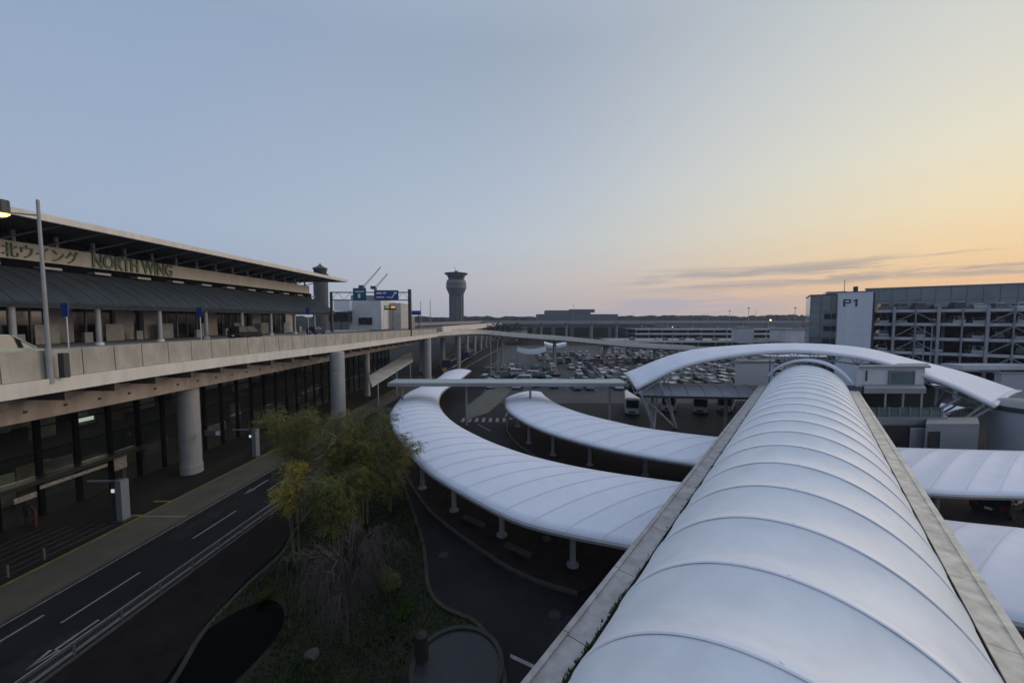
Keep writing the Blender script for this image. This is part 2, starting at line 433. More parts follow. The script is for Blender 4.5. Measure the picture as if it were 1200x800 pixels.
q = MB(); q.prism([tuple(p) for p in isl], 0, .14); struct('island_soil', q, soil)
def kerb_path(pts, wd, h, name, m, z0=0.0):
    q = MB()
    for i in range(len(pts) - 1):
        a, b = Vector(pts[i]), Vector(pts[i + 1]); d = (b - a); d.z = 0; d.normalize(); n = Vector((-d.y, d.x, 0)) * wd / 2
        q.add([a - n, b - n, b + n, a + n], [])
        k = len(q.v) - 4
        vs = q.v[k:]; q.v = q.v[:k]
        q.prism([(v[0], v[1]) for v in vs], z0, h + i * .0007)
    return struct(name, q, m)
kerb_path([Vector((p.x, p.y, 0)) for p in isl], .22, .2, 'island_kerb', mat('mossy_kerb', (.026, .028, .018), .9, var=.4, vscale=2))
kerb_path([L(20.2, 0, 0), L(20.2, 51, 0)], .2, .16, 'road_kerb', kerb_m)
# beige-green strip beyond canopy one
q = MB(); q.prism([tuple(p)[:2] for p in (G(548, 492), G(572, 484), G(588, 470), G(604, 452), G(612, 435), G(596, 435), G(575, 455), G(545, 478))], 0, .13)
struct('median_paving', q, mat('greenish_paving', (.085, .09, .075), .85, var=.2))
# centre carriageway marks
q = MB()
for i in range(9):
    p = G(541 + i * 8, 492, 0)
    q.box(p.x, p.x + .45, p.y - 1.1, p.y + 1.1, .012, .016)
for (a, b, c, d) in ((592, 488, 618, 445), (610, 484, 632, 446), (575, 505, 560, 497)):
    A, B = G(a, b), G(c, d); n = Vector((.09, 0, 0))
    q.add([A - n + Vector((0, 0, .016)), A + n + Vector((0, 0, .016)), B + n + Vector((0, 0, .016)), B - n + Vector((0, 0, .016))], [(0, 1, 2, 3)])
A, B = G(598, 768), G(640, 788); q.add([A + Vector((0, .1, .016)), A + Vector((0, -.1, .016)), B + Vector((0, -.1, .016)), B + Vector((0, .1, .016))], [(0, 1, 2, 3)])
struct('road_marking', q, white_mark)
q = MB(); rp_ = random.Random(4)
for (a0, y0, w0, l0) in ((21.2, 12, 1.6, 5), (24.0, 24, 1.2, 7), (22.0, 33, 2.2, 3.5), (25.0, 43, .9, 9), (24.6, 9, 1.1, 3)):
    q.lbox(a0, a0 + w0, y0, y0 + l0, .0125, .0155)
for (px, py, w0, l0) in ((600, 700, 1.6, 2.4), (545, 655, 1.1, 3.0), (640, 745, 2.0, 1.2)):
    p = G(px, py); q.box(p.x, p.x + w0, p.y, p.y + l0, .002, .006)
struct('asphalt_patch', q, mat('patched_asphalt', (.022, .022, .024), .85, var=.4, vscale=1.5, spec=.1))
q = MB()
for (a0, y0) in ((26.0, 14), (26.0, 26), (26.0, 38)): q.lbox(a0 - .35, a0 - .05, y0, y0 + .6, .021, .026)
for (px, py) in ((520, 650), (650, 720), (250, 640)):
    p = G(px, py); q.cyl(p, .32, .012, .03 if px != 250 else .03, 16)
struct('drain_cover', q, mat('cast_iron', (.035, .034, .033), .6, metal=.4))
# parking bay lines
q = MB()
rows = [80, 86, 93, 99.5, 106.5, 113, 129, 137, 145, 155, 166, 176]
for y in rows:
    for x in range(12, 150, 3): q.box(x, x + .12, y - 2.4, y + 2.4, .020, .024)
struct('bay_line', q, white_mark)

# ------------------------------------------------------------------ loop canopies
def smooth_poly(pts, n):
    pts = [Vector(p) for p in pts]
    P = [2 * pts[0] - pts[1]] + pts + [2 * pts[-1] - pts[-2]]
    dense = []
    for i in range(1, len(P) - 2):
        for k in range(12):
            t = k / 12
            dense.append(.5 * ((2 * P[i]) + (-P[i - 1] + P[i + 1]) * t + (2 * P[i - 1] - 5 * P[i] + 4 * P[i + 1] - P[i + 2]) * t * t + (-P[i - 1] + 3 * P[i] - 3 * P[i + 1] + P[i + 2]) * t ** 3))
    dense.append(pts[-1])
    Ls = [0]
    for i in range(1, len(dense)): Ls.append(Ls[-1] + (dense[i] - dense[i - 1]).length)
    res = []; j = 0
    for k in range(n + 1):
        s = Ls[-1] * k / n
        while j < len(Ls) - 2 and Ls[j + 1] < s: j += 1
        t = (s - Ls[j]) / max(1e-6, Ls[j + 1] - Ls[j])
        res.append(dense[j].lerp(dense[j + 1], min(1, max(0, t))))
    return res

def canopy(label, near, far, nb, rise, dip, colstep, cpx=(), colr=.19, colz=None, walk=True, col_off=0):
    sub = 6; N = nb * sub
    A = smooth_poly(near, N); B = smooth_poly(far, N)
    root = thing('walkway_canopy', label, 'canopy', (A[N // 2].x, A[N // 2].y, 0))
    def pt(i, u, dz=0):
        f = (i % sub) / sub
        r = rise * (1 - (2 * u - 1) ** 2)
        p = A[i].lerp(B[i], u)
        p.z += r - dip * sin(pi * f) * (1 - abs(2 * u - 1) ** 3) + dz
        return p
    q = MB(); q.grid(lambda s, u: pt(round(s * N), u), N, 14); mem = q.build('membrane', membrane2, root, smooth=True)
    sol = mem.modifiers.new('thick', 'SOLIDIFY'); sol.thickness = .02; sol.offset = -1
    for E in (A, B):
        q = MB(); q.tube([p + Vector((0, 0, -.16)) for p in E[::3]], .15, 6); q.build('edge_beam', grey_steel, root)
    q = MB()
    for i in range(0, N + 1, sub): q.tube([pt(i, u / 10, -.12) for u in range(11)], .07, 5)
    q.build('rib_frame', white_steel, root)
    q = MB()
    for i in range(0, N + 1, sub):
        vs = []
        for u in range(13):
            p = pt(i, u / 12, .012); d = (A[min(i + 1, N)] - A[max(i - 1, 0)]).normalized() * .035
            vs += [p - d, p + d]
        q.add(vs, [(2 * k, 2 * k + 1, 2 * k + 3, 2 * k + 2) for k in range(12)])
    q.build('seam', seam_d, root)
    cols = [G(a_, b_, .1) for a_, b_ in cpx]
    i = col_off
    while i <= N: cols.append(A[i].lerp(B[i], .32) * 1.0); i += colstep
    for c in cols:
        i = min(range(N + 1), key=lambda k_: (A[k_].xy - Vector(c).xy).length)
        c = Vector((c[0], c[1], 0))
        cr = MB(); cr.cyl(c, colr, .1, A[i].z - .2, 14)
        cl = cr.build('column', column_m, root, smooth=True)
        bs = MB(); bs.lathe(c, [(colr * 2.0, .1), (colr * 2.0, .2), (colr * 1.4, .28), (colr * 1.05, .30)], 14); bs.build('footing', wall_grey, cl)
        am = MB()
        for u in (.08, .92):
            am.tube([c + Vector((0, 0, A[i].z - .9 - c.z)), pt(i, u, -.2)], .08, 5)
        am.build('bracket', white_steel, cl)
    return A, B
ZE = 3.5
c1n = [G(522, 436, ZE), G(508, 446, ZE), G(478, 460, ZE), G(461, 478, ZE), G(458, 492, ZE), G(467, 510, ZE), G(480, 528, ZE), G(500, 550, ZE), G(545, 578, ZE), G(600, 606, ZE), G(655, 622, ZE), G(735, 638, ZE), G(900, 670, ZE), G(1050, 699, ZE), G(1200, 730, ZE), G(1330, 775, ZE)]
c1f = [G(552, 434, ZE), G(538, 445, ZE), G(520, 457, ZE), G(514, 468, ZE), G(517, 480, ZE), G(532, 495, ZE), G(565, 513, ZE), G(610, 530, ZE), G(660, 543, ZE), G(720, 554, ZE), G(800, 565, ZE), G(900, 578, ZE), G(1000, 592, ZE), G(1110, 609, ZE), G(1210, 620, ZE), G(1330, 640, ZE)]
A1, B1 = canopy('long white membrane canopy curving around the planted island and passing under the barrel roof', c1n, c1f, 44, .55, .10, 20, ((495, 572), (532, 598), (588, 627), (671, 662)), col_off=220)
c2n = [G(593, 466, ZE), G(594, 478, ZE), G(610, 491, ZE), G(640, 505, ZE), G(690, 520, ZE), G(740, 531, ZE), G(812, 543, ZE), G(950, 562, ZE), G(1085, 577, ZE), G(1200, 581, ZE), G(1330, 584, ZE)]
c2f = [G(634, 459, ZE), G(640, 465, ZE), G(655, 474, ZE), G(682, 484, ZE), G(722, 494, ZE), G(762, 502, ZE), G(845, 512, ZE), G(950, 519, ZE), G(1055, 524, ZE), G(1200, 528, ZE), G(1330, 530, ZE)]
A2, B2 = canopy('shorter white membrane canopy inside the loop, beyond the crossing, running behind the barrel roof', c2n, c2f, 28, .5, .10, 21, ((606, 500), (620, 519), (648, 533), (691, 545), (756, 557)), col_off=131)
def walk(A, B, lo, hi, name, m, z, ext):
    l = []; r = []
    for i in range(lo, hi, 4):
        c = (A[i] + B[i]) / 2; d = (B[i] - A[i]); d.z = 0; d.normalize()
        wd = (B[i] - A[i]).length / 2 + ext
        l.append(c - d * wd); r.append(c + d * wd)
    q = MB()
    for i in range(len(l) - 1):
        q.add([(l[i].x, l[i].y, z), (r[i].x, r[i].y, z), (r[i + 1].x, r[i + 1].y, z), (l[i + 1].x, l[i + 1].y, z)], [(0, 1, 2, 3)])
        for s in (l, r):
            q.add([(s[i].x, s[i].y, 0), (s[i].x, s[i].y, z), (s[i + 1].x, s[i + 1].y, z), (s[i + 1].x, s[i + 1].y, 0)], [(0, 1, 2, 3)])
    struct(name, q, m)
    kerb_path([Vector((p.x, p.y, 0)) for p in l], .18, z + .03, name + '_kerb', kerb_m)
walk(A1, B1, 26, 208, 'canopy_walk', brick, .11, -.3)
walk(A2, B2, 0, 115, 'inner_walk', brick, .118, -.2)

# ------------------------------------------------------------------ main barrel roof over the elevated walkway
AX = Vector((sin(radians(39)), cos(radians(39)), 0)); NX = Vector((cos(radians(39)), -sin(radians(39)), 0))
def TB(s, t, z): return Vector((NX.x * s + AX.x * t, NX.y * s + AX.y * t, z))
HW, RISE, SC0, ZB = 3.72, 2.6, -.16, 7.0
RR = (HW ** 2 + RISE ** 2) / (2 * RISE); PH = math.asin(HW / RR)
T0, T1, BAY = -11.1, 56.0, 2.58
NBAY = int((T1 - T0) / BAY)
T1 = T0 + NBAY * BAY
tube = thing('walkway_roof', 'big white barrel vaulted membrane roof over the raised walkway, running away from the camera', 'barrel roof', tuple(TB(SC0, 20, 0)))
SUBT = 10
def tpt(i, u, dz=0.0):
    f = (i % SUBT) / SUBT
    ph = -PH + 2 * PH * u
    r = RR + dz - .28 * (sin(pi * f) ** .85) * (1 - abs(ph / PH) ** 2)
    return TB(SC0 + r * sin(ph), T0 + BAY * i / SUBT, ZB + (r * cos(ph) - (RR - RISE)))
q = MB(); q.grid(lambda s, u: tpt(round(s * NBAY * SUBT), u), NBAY * SUBT, 44)
mem = q.build('membrane', membrane, tube, smooth=True)
sol = mem.modifiers.new('thick', 'SOLIDIFY'); sol.thickness = .015; sol.offset = -1
for b in range(NBAY + 1):
    q = MB(); vs = []
    for k in range(37):
        ph = -PH + 2 * PH * k / 36
        for dt, dr in ((-.10, .004), (-.07, .030), (.07, .030), (.10, .004)):
            r = RR + dr; vs.append(TB(SC0 + r * sin(ph), T0 + BAY * b + dt, ZB + r * cos(ph) - (RR - RISE)))
    q.add(vs, [(4 * k + j, 4 * k + j + 1, 4 * k + j + 5, 4 * k + j + 4) for k in range(36) for j in range(3)])
    q.tube([TB(SC0 + (RR - .1) * sin(-PH + 2 * PH * k / 14), T0 + BAY * b, ZB + (RR - .1) * cos(-PH + 2 * PH * k / 14) - (RR - RISE)) for k in range(15)], .06, 5)
    q.build('rib', seam_m, tube, smooth=True)
for u0 in (.5, .245, .755):
    q = MB(); vs = []; n = NBAY * SUBT
    for i in range(n + 1):
        vs += [tpt(i, u0 - .0022, .008), tpt(i, u0 + .0022, .008)]
    q.add(vs, [(2 * k, 2 * k + 1, 2 * k + 3, 2 * k + 2) for k in range(n)])
    q.build('seam', seam_m, tube)
stud = MB()  # small studs painted white to stand in for the glints along the crown
for b in range(NBAY + 1):
    p = TB(SC0, T0 + BAY * b, ZB + RISE + .02); stud.cyl(p, .05, p.z - .01, p.z + .03, 10, .03)
stud.build('crown_glint_stud', mat('glint_white', (.95, .95, .95), .3, var=0), tube, smooth=True)
# end arch glazing
q = MB()
vs = [TB(SC0 + RR * sin(-PH + 2 * PH * k / 24), T1, ZB + RR * cos(-PH + 2 * PH * k / 24) - (RR - RISE)) for k in range(25)]
q.add(vs, [tuple(range(25))]); q.build('end_screen', clear_glass, tube)
q = MB()
def hood(s_, u):
    ph = (-1 + 2 * u) * radians(62); r = RR + .42
    return TB(SC0 + r * sin(ph), T1 + .4 + 2.4 * s_, ZB + r * cos(ph) - (RR - RISE))
q.grid(hood, 3, 24); h_ = q.build('end_hood', membrane2, tube, smooth=True)
sm = h_.modifiers.new('thick', 'SOLIDIFY'); sm.thickness = .3
tp_ = thing('tensile_roof', 'row of small white pointed tent roofs just behind the end of the barrel roof', 'tent roof', (48, 60, 0))
for k in range(4):
    a_ = D(903 + k * 17, 417.5, 60); b_ = D(919 + k * 17, 417.5, 60); c_x = (a_ + b_) / 2
    q = MB(); top_ = Vector((c_x.x, 61.2, a_.z + .85)); q.add([a_, b_, b_ + Vector((0, 2.4, 0)), a_ + Vector((0, 2.4, 0)), top_, a_ + Vector((0, 0, -.15)), b_ + Vector((0, 0, -.15))], [(0, 1, 4), (1, 2, 4), (2, 3, 4), (3, 0, 4), (5, 6, 1, 0)])
    q.build('tent_peak', membrane, tp_)
    for e_ in (a_, b_):
        if e_ is a_ or k == 3:
            q = MB(); q.cyl((e_.x, 60.1), .09, 0, e_.z - .1, 8); q.build('post', grey_steel, tp_)
# gutters, sill, parapets, slab, piers
for sgn, s0, s1 in ((-1, -4.6, -3.98), (1, 3.66, 4.33)):
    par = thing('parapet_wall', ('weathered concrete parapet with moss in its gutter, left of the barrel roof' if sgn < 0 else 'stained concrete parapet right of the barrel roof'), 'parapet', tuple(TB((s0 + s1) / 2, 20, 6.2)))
    t = T0; k = 0
    while t < T1 + (0 if sgn > 0 else -1):
        te = min(t + 3.15, T1)
        q = MB(); q.box(s0, s1, t + .012, te - .012, 6.3, 7.02, TB)
        q.box(s0 - .04, s1 + .03, t + .014, te - .014, 7.023, 7.07, TB)
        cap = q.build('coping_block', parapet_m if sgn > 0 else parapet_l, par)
        if sgn < 0:
            q = MB(); q.box(s0 - .04, s0 + .1, t + .014, te - .014, 7.073, 7.13, TB); q.build('outer_rim', parapet_l, cap)
        else:
            q = MB(); q.box(s1 - .16, s1 + .03, t + .014, te - .014, 7.073, 7.12, TB); q.build('outer_rim', parapet_m, cap)
        t = te
    a, b = (s1 + .002, SC0 - HW + .02) if sgn < 0 else (SC0 + HW - .02, s0 - .002)
    q = MB(); q.box(min(a, b), max(a, b), T0, T1, 6.6, 6.9, TB); q.build('gutter', dark_steel, par)
wk = thing('raised_walkway', 'raised concrete walkway deck on piers under the barrel roof', 'walkway', tuple(TB(0, 20, 0)))
q = MB(); q.box(-4.6, 4.33, T0, T1, 4.95, 5.5, TB); q.build('deck_slab', wall_grey, wk)
for s in (-4.3, 4.0):
    q = MB(); q.box(s - .08, s + .08, T0, T1, 5.5, 6.3, TB); q.build('side_wall', wall_white, wk)
for t in (3, 16, 41, 54):
    q = MB(); q.cyl(TB(-.4, t, 0), .6, 0, 4.95, 20); q.build('pier', column_m, wk, smooth=True)
# moss tufts in left gutter
q = MB()
for _ in range(1500):
    t = random.choice([random.gauss(7.2, .5), random.gauss(9.6, .3), random.gauss(6.6, .4), random.uniform(5, 14)])
    if _ % 3 == 0: t = random.uniform(3, 40)
    s = -3.99 + random.random() * .1
    p = TB(s, t, 6.92 + random.random() * .14); a = random.random() * pi; l = random.uniform(.03, .09)
    d = Vector((cos(a), sin(a), 0)) * l
    q.add([p - d * .4, p + d * .4, p + Vector((random.uniform(-.05, .05), random.uniform(-.05, .05), l * 1.6))], [(0, 1, 2)])
q.build('moss', moss_m, label='green moss growing in the gutter beside the barrel roof', cat='moss', kind='stuff')

# ------------------------------------------------------------------ big arch canopy
ST = [((746, 454, 47), (732, 437, 57)), ((800, 428, 46.5), (800, 412, 57)), ((870, 414, 46), (870, 404, 57)), ((940, 410.5, 45), (940, 402, 56)),
      ((1010, 418.5, 43.5), (1010, 407, 54.5)), ((1058, 431, 42.5), (1066, 420, 52.5)), ((1110, 449, 41), (1130, 436, 50.5)), ((1165, 475, 39.5), (1195, 458, 48))]
AN = smooth_poly([D(*a) for a, b in ST], 72); AF = smooth_poly([D(*b) for a, b in ST], 72)
arch = thing('arch_canopy', 'wide white arched membrane canopy spanning over the far end of the barrel roof', 'arch canopy', (34, 48, 0))
def apt(i, u, dz=0):
    p = AN[i].lerp(AF[i], u); p.z += .3 * 4 * u * (1 - u) + dz - .10 * sin(pi * (i % 6) / 6) * 4 * u * (1 - u); return p
q = MB(); q.grid(lambda s, u: apt(round(s * 72), u), 72, 12); mem = q.build('membrane', membrane2, arch, smooth=True)
sol = mem.modifiers.new('thick', 'SOLIDIFY'); sol.thickness = .03; sol.offset = -1
for E, u in ((AN, 0), (AF, 1)):
    q = MB(); q.tube([p + Vector((0, 0, -.18)) for p in E[::3]], .2, 8); q.build('edge_tube', white_steel, arch, smooth=True)
for e_ in (0, 72):
    q = MB(); q.tube([apt(e_, k / 12, -.05) for k in range(13)], .2, 8); q.build('end_tube', white_steel, arch, smooth=True)
q = MB()
for u in (.12, .5, .88):
    q.tube([apt(i, u, -1.25) for i in range(0, 73, 3)], .1, 5)
q.build('bottom_chord', white_steel, arch)
q = MB()
for i in range(0, 72, 4):
    for u in (.12, .5, .88):
        q.tube([apt(i, u, -1.25), apt(i + 2, u, -.15)], .055, 4); q.tube([apt(i + 2, u, -.15), apt(i + 4, u, -1.25)], .055, 4)
    q.tube([apt(i, .12, -1.25), apt(i, .5, -.2)], .05, 4); q.tube([apt(i, .5, -.2), apt(i, .88, -1.25)], .05, 4)
q.build('lattice', white_steel, arch)
def legs(tops, base, r=.14):
    for tpp in tops:
        tpp = tpp + Vector((0, 0, -.35))
        q = MB(); q.tube([base, tpp], r, 8); q.build('leg', white_steel, arch, smooth=True)
bL = Vector((19.5, 50, 0)); bL2 = Vector((22.8, 50.5, 0))
legs([AN[1] + Vector((0, 0, -.5)), apt(7, .5, -1.2), AF[3] + Vector((0, 0, -.3))], bL)
legs([AN[6] + Vector((0, 0, -.5)), AN[0] + Vector((.6, 1, -.5)), AF[8] + Vector((0, 0, -.3))], bL2)
bR = Vector((50.5, 44.0, 0)); bR2 = Vector((46.0, 45, 0))
legs([apt(71, .1, -.5), apt(62, .2, -1.2), apt(70, .8, -.4), apt(58, .6, -1.2)], bR)
legs([apt(56, .1, -1.2), apt(66, .1, -1.0), apt(52, .6, -1.2)], bR2)
q = MB(); ctr_ = Vector((48.6, 42.5, 3.2)); q.tube([(48.6, 42.5, 0), ctr_], .18, 8)
for u_ in ((69, .15), (64, .35), (60, .1), (68, .6), (63, .8), (55, .3)): q.tube([ctr_, ctr_.lerp(apt(*u_, -1.3), .5) + Vector((0, 0, .25)), apt(*u_, -1.3)], [.14, .1, .07], 6)
q.build('branching_strut', grey_steel, arch, smooth=True)

# ------------------------------------------------------------------ footbridge
fb = thing('covered_walk', 'flat pale green walkway roof on thin posts crossing the roads left of the arch', 'covered walk', (0, 52, 0))
q = MB(); q.box(-17.0, 15.8, 50.2, 53.6, 6.2, 6.42); q.build('roof', bridge_roof_m, fb)
q = MB(); q.box(-17.05, 15.85, 50.05, 50.2, 5.95, 6.36); q.box(-17.05, 15.85, 53.6, 53.75, 5.95, 6.36); q.build('eave', grey_steel, fb)
for x in (-15.6, -6.5, 2.6, 13.9):
    q = MB(); q.cyl((x, 52), .16, 0, 6.2, 12); q.build('post', column_m, fb, smooth=True)
q = MB()
for k in range(12): q.box(-16.6 + k * 2.9, -16.45 + k * 2.9, 50.3, 53.5, 6.05, 6.195)
pieces(q, 'cross_rib', grey_steel, fb)
# barrel-roofed link from arch to the raised walkway
lk = thing('link_canopy', 'grey barrel roofed link canopy between arch foot and raised walkway', 'link canopy', (25, 50, 0))
q = MB()
def lpt(s, u): return Vector((16.6 + s * 16.6, 52.4 - 4.6 * u - s * 1.6, 5.2 + 1.25 * sin(pi * u) ** .8))
q.grid(lambda s, u: lpt(s, u), 24, 12); q.build('roof', mat('grey_membrane', (.36, .37, .40), .5, var=.1, vscale=.4), lk, smooth=True)
for k in range(0, 9):
    q = MB(); q.tube([lpt(k / 8, u / 10) + Vector((0, 0, .03)) for u in range(11)], .05, 4); q.build('rib', grey_steel, lk)
q = MB()
for k in range(4):
    q.tube([lpt(.02 + k * .05, 1) , lpt(.10 + k * .05, .2) + Vector((0, 0, .15))], .09, 4)
q.build('brace', dark_steel, lk)
q = MB(); q.add([lpt(0, 0) , lpt(1, 0), lpt(1, 1), lpt(0, 1)] + [p + Vector((0, 0, -.3)) for p in (lpt(0, 0) , lpt(1, 0), lpt(1, 1), lpt(0, 1))], [(0, 1, 2, 3), (7, 6, 5, 4), (2, 6, 7, 3), (0, 4, 5, 1)]); q.build('soffit', dark_steel, lk)
for k in range(2):
    q = MB(); q.cyl((19 + 10 * k, 49.5), .2, 0, 4.9, 14); q.build('pier', column_m, lk, smooth=True)

# ------------------------------------------------------------------ departures deck (viaduct)
EDGE = [(-30, 28.8), (0, 28.8), (12, 28.8), (20, 28.7), (28, 29.4), (36, 29.3), (44, 28.4), (51, 27.6), (62, 27.0), (75, 26.4), (90, 25.6), (98, 25.3)]
def eA(y):
    for (y0, a0), (y1, a1) in zip(EDGE, EDGE[1:]):
        if y <= y1: return a0 + (a1 - a0) * (y - y0) / (y1 - y0)
    return EDGE[-1][1]
ys = [-30 + k * 2 for k in range(65)]
def strip(sec, ys, fn):
    """sweep a closed section [(a_off, z), ...] along the deck edge"""
    q = MB(); n = len(sec); vs = []
    for y in ys: vs += [fn(a, y, z) for a, z in sec]
    fs = [(i * n + k, i * n + (k + 1) % n, (i + 1) * n + (k + 1) % n, (i + 1) * n + k) for i in range(len(ys) - 1) for k in range(n)]
    fs += [tuple(range(n)), tuple((len(ys) - 1) * n + k for k in range(n))[::-1]]
    q.add(vs, fs); return q
dk = thing('elevated_roadway', 'raised departures roadway with pale fascia and concrete parapet along the terminal', 'viaduct', tuple(L(30, 30, 0)))
def ef(a, y, z): return L(eA(y) + a, y, z)
strip([(0, 10.62), (0, 11.5), (.18, 11.5), (.18, 10.62)], ys, ef).build('fascia', fascia_m, dk)
def pz(y): return 13.2 - max(0, (y - 40)) * .009
q = MB()
for i in range(len(ys) - 1):
    y0, y1 = ys[i], ys[i + 1]
    g = .03
    vs = [ef(.32, y0 + g, 11.5), ef(.32, y1 - g, 11.5), ef(.62, y1 - g, 11.5), ef(.62, y0 + g, 11.5), ef(.36, y0 + g, pz(y0)), ef(.36, y1 - g, pz(y1)), ef(.58, y1 - g, pz(y1)), ef(.58, y0 + g, pz(y0))]
    q.add(vs, [(0, 3, 2, 1), (4, 5, 6, 7), (0, 1, 5, 4), (1, 2, 6, 5), (2, 3, 7, 6), (3, 0, 4, 7)])
q.build('parapet', concrete, dk)
strip([(.4, 11.49), (.4, 13.0), (.5, 13.0), (.5, 11.49)], [y for y in ys if y < 50], ef).build('parapet_core', soffit_m, dk)
strip([(.18, 11.2), (.18, 11.48), (.8, 11.48), (.8, 11.2)], ys, ef).build('ledge', fascia_m, dk)
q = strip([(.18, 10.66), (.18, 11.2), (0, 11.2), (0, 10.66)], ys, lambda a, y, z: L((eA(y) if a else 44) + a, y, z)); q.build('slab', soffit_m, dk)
q = MB()
for i in range(len(ys) - 1): q.add([ef(.6, ys[i], 12.28), ef(.6, ys[i + 1], 12.28), L(43.4, ys[i + 1], 12.28), L(43.4, ys[i], 12.28)], [(0, 1, 2, 3)])
q.build('road_surface', asphalt_old, dk)
q = MB(); q.lbox(43.4, 52, -30, 98, 11.2, 12.42); q.build('upper_pavement', wall_grey, dk)
q = MB(); q.lbox(32.0, 33.2, -30, 98, 8.6, 9.95); q.lbox(31.85, 33.35, -30, 98, 9.95, 10.1); q.build('girder', girder_m, dk)
q = MB()
for y in range(-28, 98, 2): q.lbox(31.93, 32.0, y + .9, y + 1.06, 9.15, 9.31)
pieces(q, 'bolt', dark_steel, dk)
q = MB()
for y in range(-28, 98, 3):
    q.box(0, 1, y, y + .35, 9.98, 10.66, lambda a, yy, z: L((eA(yy) + .5) * (1 - a) + 43 * a, yy, z))
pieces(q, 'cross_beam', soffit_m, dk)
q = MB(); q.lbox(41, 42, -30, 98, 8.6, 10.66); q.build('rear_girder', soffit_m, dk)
def column(a, y, r, z1, cap=True):
    p = L(a, y, 0); q = MB(); q.lathe(p, [(r * 1.06, 0), (r * 1.06, .9), (r, .95), (r, z1)], 28)
    c = q.build('column', column_m, dk, smooth=True)
    if cap:
        q = MB(); q.lathe(p, [(r * 1.02, z1 - 2.6), (r * 1.03, z1 - 2.55), (r * 1.03, z1 - 2.4), (r * 1.02, z1 - 2.38)], 28); q.build('ring', grey_steel, c)
column(33.5, 35.5, .86, 8.6, False); column(32.6, 72, .55, 8.6, False); column(27.2, 51, .95, 10.66); column(26.3, 91, 1.05, 10.66); column(32.8, -2, 1.03, 8.6, False)
column(32.6, 108, .8, 10.2, False)

# ramp curving off to the right beyond the deck
P0 = L(25.3, 98, 11.5)
rp = [P0, D(560, 388.5, 112), D(600, 392, 116), D(640, 395, 119), D(673, 397.5, 121), D(717, 402, 123), D(765, 405.5, 124), D(830, 409, 125)]
RP = smooth_poly(rp, 48)
ramp = thing('curved_ramp', 'curved raised road with pale edge beam sweeping right past the car park', 'ramp road', (0, 115, 0))
q = MB(); q2 = MB(); q3 = MB()
for i in range(48):
    a, b = RP[i], RP[i + 1]
    def nn(j):
        d = (RP[min(j + 1, 48)] - RP[max(j - 1, 0)]); d.z = 0; d.normalize(); return Vector((-d.y, d.x, 0))
    na, nb_ = nn(i), nn(i + 1)
    z = Vector((0, 0, 1))
    def slab(o0, o1, zl, zh, Q):
        Q.add([a + na * o0 + z * zl, b + nb_ * o0 + z * zl, b + nb_ * o1 + z * zl, a + na * o1 + z * zl, a + na * o0 + z * zh, b + nb_ * o0 + z * zh, b + nb_ * o1 + z * zh, a + na * o1 + z * zh],
              [(0, 3, 2, 1), (4, 5, 6, 7), (0, 1, 5, 4), (2, 3, 7, 6)])
    slab(0, .25, -.7, .35, q); slab(8.5, 8.75, -.7, .6, q); slab(.25, 8.5, -1.2, -.4, q2)
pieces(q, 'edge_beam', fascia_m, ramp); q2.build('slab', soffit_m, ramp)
for i in (3, 12, 21, 30, 39, 46):
    c = RP[i] + Vector((1, 4, 0)); q = MB(); q.cyl(c, .6, 0, RP[i].z - 1.2, 14); q.build('pier', column_m, ramp, smooth=True)
# straight continuation of the roadway to the next building
far_rd = thing('far_roadway', 'distant raised roadway continuing past the sign gantry', 'viaduct', tuple(L(30, 140, 0)))
lpart('slab', soffit_m, far_rd, 26, 42, 98.3, 300, 11.0, 12.2)
lpart('fascia', fascia_m, far_rd, 25.4, 25.9, 104, 300, 11.0, 13.2)
q = MB()
for y in range(110, 300, 20): q.cyl(L(27, y, 0), .7, 0, 11, 12)
pieces(q, 'column', column_m, far_rd)
c_ = [G(600, 381, 12.9), G(560, 379.5, 13.2), G(530, 381, 12.4)]
up = thing('upper_ramp', 'pale upper ramp road far beyond the deck, level with the horizon', 'ramp road', (0, 240, 0))
q = MB()
q.add([(-52, 190, 12.6), (-20, 255, 13.6), (60, 262, 13.8), (230, 262, 13.8), (230, 274, 13.8), (60, 274, 13.8), (-26, 268, 13.6), (-62, 195, 12.6)], [tuple(range(8))])
q.add([(-52, 190, 13.6), (-20, 255, 14.6), (60, 262, 14.6), (230, 262, 14.6), (230, 262, 13.0), (60, 262, 13.0), (-20, 255, 12.9), (-52, 190, 11.9)], [(0, 1, 6, 7), (1, 2, 5, 6), (2, 3, 4, 5)])
q.build('deck', mat('far_concrete', (.27, .265, .27), .8, var=.1, vscale=.05), up)
q = MB()
for k in range(12):
    q.cyl((-15 + k * 18, 265), .9, 0, 13, 10)
pieces(q, 'column', column_m, up)

# ------------------------------------------------------------------ terminal building
ter = thing('terminal_building', 'long airport terminal with glazed arrivals hall, slate canopy and wide flat roof on the left', 'terminal', tuple(L(50, 35, 0)))
YE = 87
lpart('wall', wall_grey, ter, 55.6, 90, -30, YE - 1, 0, 24)
lpart('hall_floor', interior_floor, ter, 37.6, 55.6, -30, 96, 0, .14)
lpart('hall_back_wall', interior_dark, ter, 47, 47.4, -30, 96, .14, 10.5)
lpart('mezzanine', mat('mezzanine_edge', (.05, .05, .052), .7), ter, 37.75, 47, -30, 96, 4.5, 4.9)
